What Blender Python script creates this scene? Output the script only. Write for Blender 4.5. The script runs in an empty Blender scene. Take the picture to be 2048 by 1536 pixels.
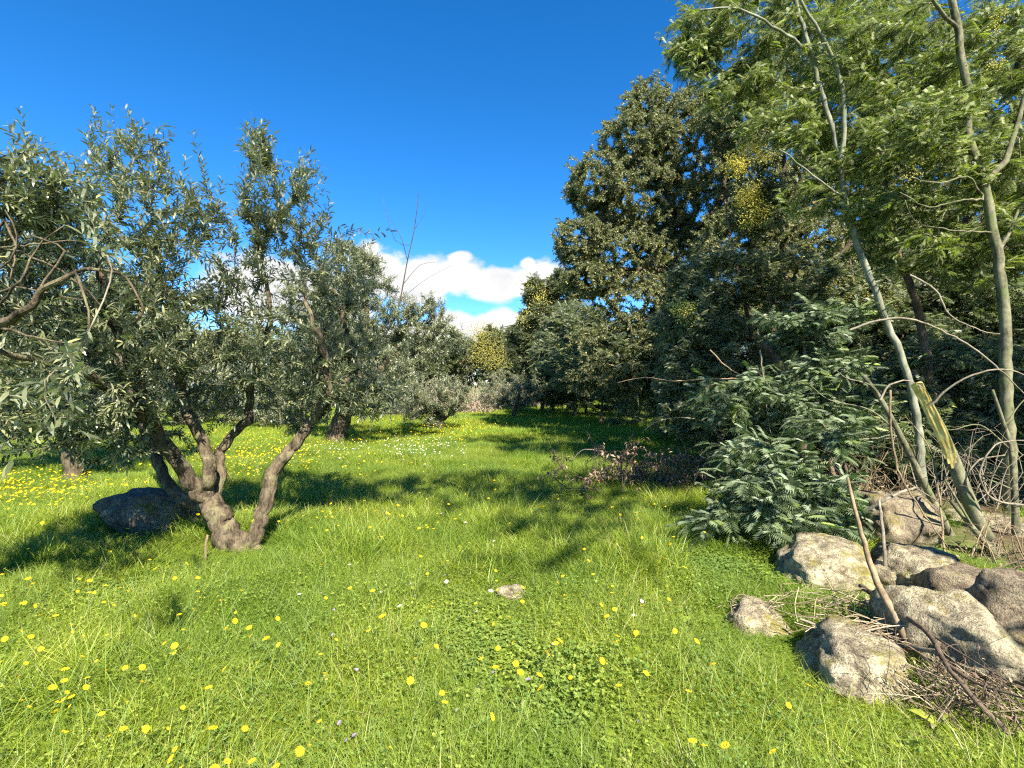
import bpy, math, random
import numpy as np
from mathutils import Vector, noise

scene = bpy.context.scene
C = scene.collection
RS = np.random.RandomState(7)
random.seed(7)

# ------------------------------------------------------------------ camera
EYE = 1.55
cam_d = bpy.data.cameras.new('camera'); cam = bpy.data.objects.new('camera', cam_d); C.objects.link(cam)
cam.location = (0, 0, EYE); cam.rotation_euler = (math.radians(90), 0, 0)
cam_d.sensor_width = 36; cam_d.lens = 18.0
cam_d.clip_start = 0.05; cam_d.clip_end = 3000
scene.camera = cam

# ------------------------------------------------------------------ sun + sky
SUN_EL = math.radians(43)
LX, LY = -0.38, 0.925                     # horizontal direction the light travels in
sun_d = bpy.data.lights.new('sun', 'SUN'); sun = bpy.data.objects.new('sun', sun_d); C.objects.link(sun)
sun_d.energy = 5.0; sun_d.angle = math.radians(0.53); sun_d.color = (1.0, 0.93, 0.80)
ld = Vector((LX * math.cos(SUN_EL), LY * math.cos(SUN_EL), -math.sin(SUN_EL)))
sun.rotation_euler = ld.to_track_quat('-Z', 'Y').to_euler()
sun.location = (0, 0, 30)

world = bpy.data.worlds.new('World'); scene.world = world; world.use_nodes = True
nt = world.node_tree; nt.nodes.clear()
def N(tree, typ, **kw):
    n = tree.nodes.new(typ)
    for k, v in kw.items(): setattr(n, k, v)
    return n
def mth(tree, op, a, b=None, c=None, clamp=False):
    n = tree.nodes.new('ShaderNodeMath'); n.operation = op; n.use_clamp = clamp
    for i, v in enumerate((a, b, c)):
        if v is None: continue
        if isinstance(v, (int, float)): n.inputs[i].default_value = v
        else: tree.links.new(v, n.inputs[i])
    return n.outputs[0]
sky = N(nt, 'ShaderNodeTexSky', sky_type='NISHITA', sun_disc=False)
sky.sun_elevation = SUN_EL
sky.sun_rotation = math.atan2(-LX, -LY)      # direction TO the sun, clockwise from +Y
sky.air_density = 0.85; sky.dust_density = 0.0; sky.ozone_density = 4.0; sky.altitude = 1500
hs = N(nt, 'ShaderNodeHueSaturation'); hs.inputs['Saturation'].default_value = 1.3; hs.inputs['Hue'].default_value = 0.501
nt.links.new(sky.outputs[0], hs.inputs['Color'])
bg = N(nt, 'ShaderNodeBackground'); bg.inputs[1].default_value = 0.092
nt.links.new(hs.outputs[0], bg.inputs[0])
# cumulus low over the far end of the field, described by direction
tc = N(nt, 'ShaderNodeTexCoord'); sep = N(nt, 'ShaderNodeSeparateXYZ')
nt.links.new(tc.outputs['Generated'], sep.inputs[0])
yy = mth(nt, 'MAXIMUM', sep.outputs[1], 0.02)
U = mth(nt, 'DIVIDE', sep.outputs[0], yy); V = mth(nt, 'DIVIDE', sep.outputs[2], yy)
comb = N(nt, 'ShaderNodeCombineXYZ'); nt.links.new(U, comb.inputs[0]); nt.links.new(V, comb.inputs[1])
def wnoise(scale, detail, off):
    mp = N(nt, 'ShaderNodeMapping'); mp.inputs['Location'].default_value = off; mp.inputs['Scale'].default_value = (1, 1.35, 1)
    nt.links.new(comb.outputs[0], mp.inputs[0])
    n = N(nt, 'ShaderNodeTexNoise'); n.inputs['Scale'].default_value = scale; n.inputs['Detail'].default_value = detail
    n.inputs['Roughness'].default_value = 0.62
    nt.links.new(mp.outputs[0], n.inputs['Vector']); return n.outputs['Fac']
n1 = wnoise(9, 9, (3.1, 1.7, 0)); n2 = wnoise(4, 4, (7.1, 2.2, 1)); n3 = wnoise(32, 4, (1.1, 5.2, 2))
# (px, py, rx, ry) of the lobes, as directions
LOBES = [(540, 580, 170, 65), (755, 540, 68, 58), (738, 505, 34, 30), (840, 562, 85, 50), (905, 556, 65, 38), (918, 516, 24, 13),
         (990, 570, 85, 32), (1080, 560, 60, 42), (1056, 528, 19, 16), (640, 610, 120, 40),
         (905, 648, 52, 28), (1010, 652, 85, 32), (830, 668, 90, 24), (950, 690, 160, 24)]
cur = None
for px, py, rx, ry in LOBES:
    a = mth(nt, 'MULTIPLY', mth(nt, 'SUBTRACT', U, (px - 1024) / 1024), 1024 / rx)
    b = mth(nt, 'MULTIPLY', mth(nt, 'SUBTRACT', V, (768 - py) / 1024), 1024 / ry)
    d = mth(nt, 'ADD', mth(nt, 'MULTIPLY', a, a), mth(nt, 'MULTIPLY', b, b))
    d = mth(nt, 'SQRT', d)
    cur = d if cur is None else mth(nt, 'SMOOTH_MIN', cur, d, 0.12)
nd = mth(nt, 'ADD', mth(nt, 'MULTIPLY', mth(nt, 'SUBTRACT', n1, 0.5), 2.1), mth(nt, 'MULTIPLY', mth(nt, 'SUBTRACT', n2, 0.5), 0.3))
fld = mth(nt, 'ADD', cur, nd)
mr = N(nt, 'ShaderNodeMapRange', interpolation_type='SMOOTHSTEP')
mr.inputs['From Min'].default_value = 1.15; mr.inputs['From Max'].default_value = 0.70
nt.links.new(fld, mr.inputs['Value'])
front = mth(nt, 'GREATER_THAN', sep.outputs[1], 0.05)
mask = mth(nt, 'MULTIPLY', mr.outputs[0], front)
cr = N(nt, 'ShaderNodeValToRGB')
cr.color_ramp.elements[0].position = 0.30; cr.color_ramp.elements[0].color = (0.62, 0.65, 0.71, 1)
cr.color_ramp.elements[1].position = 0.62; cr.color_ramp.elements[1].color = (1.0, 0.98, 0.94, 1)
shade = mth(nt, 'ADD', mth(nt, 'MULTIPLY', n1, 0.6), mth(nt, 'MULTIPLY', n2, 0.5))
nt.links.new(shade, cr.inputs[0])
bgc = N(nt, 'ShaderNodeBackground'); bgc.inputs[1].default_value = 0.37
nt.links.new(cr.outputs[0], bgc.inputs[0])
mx = N(nt, 'ShaderNodeMixShader'); nt.links.new(mask, mx.inputs[0]); nt.links.new(bg.outputs[0], mx.inputs[1]); nt.links.new(bgc.outputs[0], mx.inputs[2])
wo = N(nt, 'ShaderNodeOutputWorld'); nt.links.new(mx.outputs[0], wo.inputs[0])

scene.view_settings.view_transform = 'Standard'; scene.view_settings.look = 'None'
scene.view_settings.exposure = 1.66; scene.view_settings.gamma = 1
scene.view_settings.use_curve_mapping = False
cy = scene.cycles
cy.max_bounces = 7; cy.diffuse_bounces = 3; cy.glossy_bounces = 2; cy.transmission_bounces = 4; cy.transparent_max_bounces = 4
cy.use_denoising = False; cy.filter_width = 1.2; cy.sample_clamp_indirect = 4
cy.use_adaptive_sampling = True; cy.adaptive_threshold = 0.02

# ------------------------------------------------------------------ helpers
def tag(o, label=None, cat=None, group=None, kind=None):
    if label: o['label'] = label
    if cat: o['category'] = cat
    if group: o['group'] = group
    if kind: o['kind'] = kind
    return o
def empty(name, loc, label, cat, group=None):
    o = bpy.data.objects.new(name, None); C.objects.link(o); o.location = loc
    o.empty_display_size = 0.2
    return tag(o, label, cat, group)
def W(px, py, Y): return np.array(((px - 1024) / 1024 * Y, Y, EYE - (py - 768) / 1024 * Y))
def gh(x, y):
    """height of the ground"""
    b = 0.05 * noise.noise(Vector((x * 0.35, y * 0.35, 0.3))) + 0.025 * noise.noise(Vector((x * 1.1, y * 1.1, 4.3)))
    s = max(0.0, x - 2.0 - 0.25 * max(y, 0))           # a low bank rises under the boulders and the thicket
    return b + 0.14 * (1 - math.exp(-s * 0.7))
def G(px, py, dz=0.0):
    Y = EYE * 1024 / (py - 768); x = (px - 1024) / 1024 * Y
    return np.array((x, Y, gh(x, Y) + dz))

def mesh_obj(name, V, F, mats, parent=None, rnd=None, smooth=False, matidx=None, loc=None):
    """V: (n,3); F: list of (k, array(m,k)) face blocks or a plain list of tuples"""
    me = bpy.data.meshes.new(name)
    if isinstance(F, list) and F and isinstance(F[0], tuple) and not np.isscalar(F[0][1]) and isinstance(F[0][1], np.ndarray):
        blocks = F
        nl = sum(b[1].size for b in blocks); nf = sum(len(b[1]) for b in blocks)
        me.vertices.add(len(V)); me.vertices.foreach_set('co', np.asarray(V, np.float32).ravel())
        me.loops.add(nl); me.polygons.add(nf)
        me.loops.foreach_set('vertex_index', np.concatenate([b[1].ravel() for b in blocks]).astype(np.int32))
        st = []; p = 0
        for k, arr in blocks:
            st.append(p + np.arange(len(arr)) * k); p += len(arr) * k
        me.polygons.foreach_set('loop_start', np.concatenate(st).astype(np.int32))
        if matidx is not None: me.polygons.foreach_set('material_index', np.asarray(matidx, np.int32))
        me.polygons.foreach_set('use_smooth', np.full(nf, smooth))
        me.update(calc_edges=True); me.validate()
    else:
        me.from_pydata([tuple(v) for v in V], [], F)
        if smooth: me.polygons.foreach_set('use_smooth', np.full(len(me.polygons), True))
        if matidx is not None: me.polygons.foreach_set('material_index', np.asarray(matidx, np.int32))
    if rnd is not None:
        at = me.attributes.new('rnd', 'FLOAT', 'POINT'); at.data.foreach_set('value', np.asarray(rnd, np.float32))
    for m in (mats if isinstance(mats, (list, tuple)) else [mats]): me.materials.append(m)
    o = bpy.data.objects.new(name, me); C.objects.link(o)
    if parent is not None: o.parent = parent
    return o

def frames(D, roll):
    """rotation matrices whose first column is D, others rolled about it"""
    D = D / np.maximum(np.linalg.norm(D, axis=1, keepdims=True), 1e-9)
    up = np.tile(np.array((0., 0., 1.)), (len(D), 1))
    bad = np.abs(D[:, 2]) > 0.95; up[bad] = (1., 0., 0.)
    S = np.cross(up, D); S /= np.linalg.norm(S, axis=1, keepdims=True)
    T = np.cross(D, S)
    c = np.cos(roll)[:, None]; s = np.sin(roll)[:, None]
    return np.stack((D, S * c + T * s, -S * s + T * c), axis=2)
def scatter(tv, tf, P, R, S):
    """copies of a template (vertices, face blocks) at points P with rotations R and sizes S"""
    n = len(P); k = len(tv)
    V = np.einsum('nij,kj->nki', R, tv) * np.asarray(S).reshape(n, 1, -1) + P[:, None, :]
    blocks = [(kk, (arr[None, :, :] + (np.arange(n) * k)[:, None, None]).reshape(-1, kk)) for kk, arr in tf]
    return V.reshape(-1, 3), blocks
def merge(parts):
    Vs = []; fb = {}; off = 0; rn = []
    for V, F, r in parts:
        Vs.append(V); rn.append(np.broadcast_to(r, (len(V),)))
        for k, arr in F: fb.setdefault(k, []).append(arr + off)
        off += len(V)
    return np.concatenate(Vs), [(k, np.concatenate(a)) for k, a in fb.items()], np.concatenate(rn)

def spline(pts, step):
    """Catmull-Rom through points, sampled about every step metres"""
    P = np.array(pts, float); out = []
    Q = np.vstack((2 * P[0] - P[1], P, 2 * P[-1] - P[-2]))
    for i in range(1, len(Q) - 2):
        n = max(2, int(np.linalg.norm((Q[i + 1] - Q[i])[:3]) / step))
        for t in np.arange(n) / n:
            out.append(0.5 * (2 * Q[i] + (Q[i + 1] - Q[i - 1]) * t + (2 * Q[i - 1] - 5 * Q[i] + 4 * Q[i + 1] - Q[i + 2]) * t * t + (3 * Q[i] - Q[i - 1] - 3 * Q[i + 1] + Q[i + 2]) * t ** 3))
    out.append(P[-1]); return np.array(out)

def tube(P, r, sides, gnarl=0.0, seed=0.0, cap=True):
    """swept tube, P (n,3), r (n,)"""
    n = len(P); T = np.gradient(P, axis=0); T /= np.maximum(np.linalg.norm(T, axis=1, keepdims=True), 1e-9)
    a = np.cross(T[0], (0.3, 0.2, 1.0)); 
    if np.linalg.norm(a) < 1e-3: a = np.cross(T[0], (1, 0, 0))
    A = np.empty_like(P)
    for i in range(n):
        a = a - T[i] * a.dot(T[i]); a /= max(np.linalg.norm(a), 1e-9); A[i] = a
    B = np.cross(T, A)
    th = np.linspace(0, 2 * math.pi, sides, endpoint=False)
    rr = np.repeat(np.asarray(r, float)[:, None], sides, 1)
    if gnarl > 0:
        for i in range(n):
            for j in range(sides):
                v = Vector((math.cos(th[j]) * 1.2 + seed, math.sin(th[j]) * 1.2, i * 0.13 + seed))
                v2 = Vector((math.cos(th[j]) * 3.2 + seed, math.sin(th[j]) * 3.2, i * 0.35))
                v3 = Vector((math.cos(th[j]) * 6 + seed, math.sin(th[j]) * 6, i * 0.09)); rr[i, j] *= 1 + gnarl * (0.7 * noise.noise(v) + 0.6 * noise.noise(v2) + 0.35 * noise.noise(v2 * 2.3) + 0.55 * (0.5 - abs(noise.noise(v3)) * 2) * (gnarl > .1))
    V = P[:, None, :] + A[:, None, :] * (np.cos(th)[None, :, None] * rr[:, :, None]) + B[:, None, :] * (np.sin(th)[None, :, None] * rr[:, :, None])
    V = V.reshape(-1, 3)
    i = np.arange(n - 1)[:, None] * sides; j = np.arange(sides)[None, :]; j2 = (j + 1) % sides
    Q = np.stack((i + j, i + j2, i + sides + j2, i + sides + j), -1).reshape(-1, 4)
    F = [(4, Q)]
    if cap:
        V = np.vstack((V, P[-1] + T[-1] * rr[-1].mean() * 0.4))
        top = (n - 1) * sides
        jj = np.arange(sides)
        F.append((3, np.stack((top + jj, top + (jj + 1) % sides, np.full(sides, len(V) - 1)), -1)))
    return V, F

# ------------------------------------------------------------------ materials
def mat(name):
    m = bpy.data.materials.new(name); m.use_nodes = True; m.node_tree.nodes.clear()
    return m, m.node_tree
def ramp(t, fac, stops):
    r = t.nodes.new('ShaderNodeValToRGB'); e = r.color_ramp.elements
    e[0].position, e[0].color = stops[0][0], (*stops[0][1], 1); e[1].position, e[1].color = stops[-1][0], (*stops[-1][1], 1)
    for p, c in stops[1:-1]:
        x = e.new(p); x.color = (*c, 1)
    t.links.new(fac, r.inputs[0]); return r.outputs[0]
def tnoise(t, scale, detail=5, rough=0.6, coord=None, off=None, stretch=None):
    n = t.nodes.new('ShaderNodeTexNoise'); n.inputs['Scale'].default_value = scale; n.inputs['Detail'].default_value = detail; n.inputs['Roughness'].default_value = rough
    if coord is not None:
        if stretch:
            mp = t.nodes.new('ShaderNodeMapping'); mp.inputs['Scale'].default_value = stretch; t.links.new(coord, mp.inputs[0]); coord = mp.outputs[0]
        t.links.new(coord, n.inputs['Vector'])
    return n.outputs['Fac']
def mixc(t, fac, a, b, mode='MIX'):
    n = t.nodes.new('ShaderNodeMix'); n.data_type = 'RGBA'; n.blend_type = mode
    for s, v in ((n.inputs[0], fac), (n.inputs[6], a), (n.inputs[7], b)):
        if isinstance(v, (int, float)): s.default_value = v
        elif isinstance(v, tuple): s.default_value = (*v, 1)
        else: t.links.new(v, s)
    return n.outputs[2]

def leaf_mat(name, stops, under=None, trans=0.35, rough=0.45, tcol=None, patch=None, pscale=1.2, spec=0.5):
    m, t = mat(name)
    at = t.nodes.new('ShaderNodeAttribute'); at.attribute_name = 'rnd'
    oi = t.nodes.new('ShaderNodeObjectInfo')
    f = mth(t, 'FRACT', mth(t, 'ADD', at.outputs['Fac'], mth(t, 'MULTIPLY', oi.outputs['Random'], 0.999)))
    geo = t.nodes.new('ShaderNodeNewGeometry')
    col = ramp(t, f, stops)
    if patch:
        pn = tnoise(t, pscale, 3, 0.5, geo.outputs['Position'])
        pf = t.nodes.new('ShaderNodeMapRange'); pf.inputs['From Min'].default_value = 0.42; pf.inputs['From Max'].default_value = 0.62
        t.links.new(pn, pf.inputs[0])
        col = mixc(t, mth(t, 'MULTIPLY', pf.outputs[0], 0.75), col, patch)
    front = col
    if under: col = mixc(t, geo.outputs['Backfacing'], col, under)
    b = t.nodes.new('ShaderNodeBsdfPrincipled'); b.inputs['Roughness'].default_value = rough
    b.inputs['Specular IOR Level'].default_value = spec
    t.links.new(col, b.inputs['Base Color'])
    tr = t.nodes.new('ShaderNodeBsdfTranslucent')
    tm = mixc(t, 1.0, front, tcol or (1.6, 2.0, 0.6), 'MULTIPLY'); t.links.new(tm, tr.inputs[0])
    ms = t.nodes.new('ShaderNodeMixShader'); ms.inputs[0].default_value = trans
    t.links.new(b.outputs[0], ms.inputs[1]); t.links.new(tr.outputs[0], ms.inputs[2])
    o = t.nodes.new('ShaderNodeOutputMaterial'); t.links.new(ms.outputs[0], o.inputs[0])
    return m
def bark_mat(name, dark, light, lichen=None, scale=9, bump=0.6, stretch=(1, 1, 0.35), lf=(0.52, 0.6)):
    m, t = mat(name)
    tc = t.nodes.new('ShaderNodeTexCoord')
    a = tnoise(t, scale, 8, 0.65, tc.outputs['Object'], stretch=stretch)
    b2 = tnoise(t, scale * 5, 5, 0.6, tc.outputs['Object'], stretch=stretch)
    f = mth(t, 'ADD', mth(t, 'MULTIPLY', a, 0.65), mth(t, 'MULTIPLY', b2, 0.35))
    col = ramp(t, f, [(0.40, dark), (0.58, light)])
    if lichen:
        l = tnoise(t, scale * 0.55, 6, 0.7, tc.outputs['Object'])
        lr = t.nodes.new('ShaderNodeMapRange'); lr.inputs['From Min'].default_value = lf[0]; lr.inputs['From Max'].default_value = lf[1]
        t.links.new(l, lr.inputs[0]); col = mixc(t, mth(t, 'MULTIPLY', lr.outputs[0], 0.8), col, lichen)
    p = t.nodes.new('ShaderNodeBsdfPrincipled'); p.inputs['Roughness'].default_value = 0.9; p.inputs['Specular IOR Level'].default_value = 0.2
    t.links.new(col, p.inputs['Base Color'])
    bm = t.nodes.new('ShaderNodeBump'); bm.inputs['Strength'].default_value = bump; bm.inputs['Distance'].default_value = 0.035
    t.links.new(f, bm.inputs['Height']); t.links.new(bm.outputs[0], p.inputs['Normal'])
    o = t.nodes.new('ShaderNodeOutputMaterial'); t.links.new(p.outputs[0], o.inputs[0])
    return m
def plain_mat(name, c1, c2, scale=20, rough=0.8):
    m, t = mat(name)
    tc = t.nodes.new('ShaderNodeTexCoord')
    col = ramp(t, tnoise(t, scale, 4, 0.6, tc.outputs['Object']), [(0.35, c1), (0.65, c2)])
    p = t.nodes.new('ShaderNodeBsdfPrincipled'); p.inputs['Roughness'].default_value = rough; t.links.new(col, p.inputs['Base Color'])
    o = t.nodes.new('ShaderNodeOutputMaterial'); t.links.new(p.outputs[0], o.inputs[0]); return m

M = {}
M['olive_leaf'] = leaf_mat('olive_leaf', [(0, (0.032, 0.040, 0.018)), (0.5, (0.10, 0.115, 0.052)), (0.85, (0.205, 0.215, 0.115)), (1, (0.29, 0.285, 0.12))],
                           under=(0.36, 0.375, 0.26), trans=0.2, rough=0.38, tcol=(1.3, 1.7, 0.6))
M['oak_leaf'] = leaf_mat('oak_leaf', [(0, (0.055, 0.065, 0.026)), (0.5, (0.155, 0.165, 0.07)), (0.8, (0.27, 0.26, 0.12)), (1, (0.36, 0.33, 0.16))],
                         under=(0.17, 0.175, 0.10), trans=0.2, rough=0.6, spec=0.25)
M['wattle_leaf'] = leaf_mat('wattle_leaf', [(0, (0.09, 0.12, 0.03)), (0.5, (0.21, 0.25, 0.07)), (1, (0.36, 0.38, 0.12))],
                            under=(0.26, 0.30, 0.12), trans=0.42, rough=0.55, tcol=(1.5, 1.8, 0.5))
M['wattle_dark'] = leaf_mat('wattle_dark', [(0, (0.055, 0.075, 0.032)), (0.5, (0.14, 0.165, 0.075)), (0.9, (0.24, 0.26, 0.13)), (1, (0.34, 0.36, 0.09))],
                            under=(0.20, 0.22, 0.13), trans=0.28, rough=0.5, tcol=(1.3, 1.8, 0.7))
M['wattle_blue'] = leaf_mat('wattle_blue', [(0, (0.035, 0.055, 0.022)), (0.5, (0.11, 0.155, 0.062)), (0.9, (0.21, 0.26, 0.11)), (1, (0.36, 0.42, 0.08))],
                            under=(0.18, 0.23, 0.12), trans=0.28, rough=0.5, tcol=(1.3, 1.8, 0.7))
M['far_leaf'] = leaf_mat('far_leaf', [(0, (0.045, 0.06, 0.03)), (0.5, (0.09, 0.105, 0.045)), (1, (0.16, 0.165, 0.06))],
                         under=(0.12, 0.14, 0.07), trans=0.28)
M['blossom'] = leaf_mat('blossom', [(0, (0.52, 0.47, 0.07)), (1, (0.76, 0.71, 0.20))], trans=0.3, rough=0.8, tcol=(1.1, 1.0, 0.6))
M['olive_blossom'] = leaf_mat('pale_blossom', [(0, (0.30, 0.28, 0.06)), (1, (0.55, 0.50, 0.11))], trans=0.3, rough=0.8, tcol=(1.1, 1.0, 0.6))
M['dry_leaf'] = leaf_mat('dry_leaf', [(0, (0.12, 0.07, 0.05)), (0.6, (0.27, 0.18, 0.12)), (1, (0.42, 0.31, 0.20))], trans=0.2, rough=0.8, tcol=(1.2, 1.0, 0.7))
M['straw'] = leaf_mat('straw', [(0, (0.17, 0.115, 0.07)), (0.6, (0.33, 0.26, 0.16)), (1, (0.50, 0.43, 0.28))], trans=0.1, rough=0.8, tcol=(1.1, 1.0, 0.7))
M['grass'] = leaf_mat('grass_blade', [(0, (0.10, 0.155, 0.012)), (0.5, (0.25, 0.33, 0.025)), (0.85, (0.42, 0.46, 0.06)), (0.93, (0.36, 0.38, 0.10)), (1, (0.55, 0.48, 0.25))],
                      trans=0.42, rough=0.45, tcol=(1.2, 1.4, 0.35), patch=(0.145, 0.24, 0.03), pscale=0.75, spec=0.5)
M['grass_far'] = leaf_mat('meadow_blade', [(0, (0.14, 0.21, 0.018)), (0.5, (0.27, 0.335, 0.025)), (0.9, (0.40, 0.43, 0.05)), (1, (0.45, 0.45, 0.15))],
                      trans=0.42, rough=0.5, tcol=(1.2, 1.2, 0.5), patch=(0.20, 0.33, 0.04), pscale=0.3, spec=0.3)
M['clover'] = leaf_mat('weed_leaf', [(0, (0.10, 0.16, 0.018)), (0.6, (0.25, 0.325, 0.04)), (1, (0.43, 0.46, 0.09))], trans=0.35, rough=0.45, tcol=(1.15, 1.4, 0.4),
                       patch=(0.13, 0.22, 0.06), pscale=1.3, spec=0.35)
M['petal'] = leaf_mat('yellow_petal', [(0, (0.80, 0.55, 0.01)), (1, (0.86, 0.68, 0.015))], trans=0.25, rough=0.6, tcol=(1.1, 1.05, 0.5), spec=0.2)
M['flower_centre'] = plain_mat('flower_centre', (0.60, 0.30, 0.01), (0.75, 0.45, 0.02), 300)
M['white_petal'] = leaf_mat('white_petal', [(0, (0.65, 0.65, 0.58)), (1, (0.8, 0.8, 0.75))], trans=0.2, rough=0.6, tcol=(1, 1, 0.9), spec=0.2)
M['violet_petal'] = leaf_mat('violet_petal', [(0, (0.30, 0.22, 0.36)), (1, (0.45, 0.38, 0.5))], trans=0.2, rough=0.6, tcol=(1, 1, 1.), spec=0.2)
M['stalk'] = plain_mat('green_stalk', (0.10, 0.17, 0.04), (0.16, 0.24, 0.05))
M['olive_bark'] = bark_mat('olive_bark', (0.024, 0.017, 0.011), (0.145, 0.112, 0.07), (0.19, 0.17, 0.09), 14, 1.0, (1, 1, 0.35))
M['grey_twig'] = bark_mat('grey_twig', (0.12, 0.10, 0.07), (0.28, 0.245, 0.175), None, 12, 0.2)
M['pale_twig'] = bark_mat('pale_twig', (0.22, 0.17, 0.13), (0.48, 0.40, 0.31), None, 12, 0.2)
M['brown_twig'] = bark_mat('brown_twig', (0.10, 0.07, 0.045), (0.30, 0.22, 0.13), None, 12, 0.2)
M['oak_bark'] = bark_mat('oak_bark', (0.025, 0.018, 0.012), (0.11, 0.085, 0.06), None, 8, 0.9)
M['wattle_bark'] = bark_mat('wattle_bark', (0.055, 0.055, 0.032), (0.21, 0.20, 0.12), (0.13, 0.155, 0.06), 6, 0.35, (1, 1, 0.6))
M['pale_bark'] = bark_mat('pale_bark', (0.10, 0.105, 0.075), (0.28, 0.285, 0.21), (0.14, 0.16, 0.08), 5, 0.3, (1, 1, 0.5))
M['dark_bark'] = bark_mat('dark_bark', (0.05, 0.035, 0.025), (0.17, 0.125, 0.085), None, 9, 0.6)
M['cut_wood'] = plain_mat('cut_wood', (0.50, 0.36, 0.08), (0.72, 0.58, 0.20), 14)
M['torn_wood'] = plain_mat('torn_wood', (0.50, 0.38, 0.14), (0.42, 0.22, 0.05), 9)

def rock_mat(name, base, dark, moss_amt=0.5, lichen=(0.55, 0.52, 0.38)):
    m, t = mat(name)
    tc = t.nodes.new('ShaderNodeTexCoord'); geo = t.nodes.new('ShaderNodeNewGeometry'); co = tc.outputs['Object']
    big = tnoise(t, 2.2, 6, 0.6, co); mid = tnoise(t, 14, 8, 0.72, co); fine = tnoise(t, 110, 3, 0.6, co)
    mid2 = mth(t, 'ADD', mth(t, 'MULTIPLY', mid, .6), mth(t, 'MULTIPLY', tnoise(t, 5.5, 8, .7, co), .4)); col = ramp(t, mid2, [(0.40, dark), (0.50, base), (0.60, lichen)])
    col = mixc(t, 1.0, col, ramp(t, fine, [(0.33, (0.45, 0.42, 0.40)), (0.52, (1, 1, 1)), (0.7, (1.15, 1.12, 1.05))]), 'MULTIPLY')
    col = mixc(t, 0.8, col, ramp(t, big, [(0.35, (0.72, 0.68, 0.62)), (0.65, (1.1, 1.08, 1.0))]), 'MULTIPLY')
    vor = t.nodes.new('ShaderNodeTexVoronoi'); vor.inputs['Scale'].default_value = 26; t.links.new(co, vor.inputs['Vector'])
    sp = mth(t, 'LESS_THAN', vor.outputs['Distance'], 0.24)
    sp = mth(t, 'MULTIPLY', sp, mth(t, 'GREATER_THAN', tnoise(t, 5, 3, 0.6, co, stretch=(1.3, 1, 1)), 0.54))
    col = mixc(t, mth(t, 'MULTIPLY', sp, 0.75), col, (0.11, 0.11, 0.085))
    sx = t.nodes.new('ShaderNodeSeparateXYZ'); t.links.new(geo.outputs['Normal'], sx.inputs[0])
    mn = tnoise(t, 3.4, 7, 0.7, co, stretch=(1, 1.2, 0.8))
    mm = mth(t, 'MULTIPLY', mth(t, 'MULTIPLY', mth(t, 'SUBTRACT', mn, 0.56 - 0.06 * moss_amt), 9.0, clamp=True), mth(t, 'MULTIPLY', mth(t, 'ADD', sx.outputs[2], 0.1), 1.4, clamp=True))
    moss = ramp(t, tnoise(t, 30, 4, 0.6, co), [(0.35, (0.10, 0.085, 0.015)), (0.65, (0.25, 0.22, 0.04))])
    col = mixc(t, mth(t, 'MULTIPLY', mm, moss_amt, clamp=True), col, moss)
    p = t.nodes.new('ShaderNodeBsdfPrincipled'); p.inputs['Roughness'].default_value = 0.9; p.inputs['Specular IOR Level'].default_value = 0.25
    t.links.new(col, p.inputs['Base Color'])
    h = mth(t, 'ADD', mth(t, 'MULTIPLY', mid, 1.0), mth(t, 'MULTIPLY', fine, 0.35))
    bm = t.nodes.new('ShaderNodeBump'); bm.inputs['Strength'].default_value = 1.0; bm.inputs['Distance'].default_value = 0.03
    t.links.new(h, bm.inputs['Height']); t.links.new(bm.outputs[0], p.inputs['Normal'])
    o = t.nodes.new('ShaderNodeOutputMaterial'); t.links.new(p.outputs[0], o.inputs[0]); return m
M['granite'] = rock_mat('granite', (0.34, 0.30, 0.21), (0.12, 0.10, 0.07), 0.9, (0.60, 0.55, 0.39))
M['granite_brown'] = rock_mat('granite_brown', (0.24, 0.20, 0.145), (0.11, 0.085, 0.06), 0.8, (0.38, 0.33, 0.22))
M['granite_dark'] = rock_mat('granite_dark', (0.14, 0.13, 0.11), (0.06, 0.055, 0.045), 0.8, (0.24, 0.22, 0.18))

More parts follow.
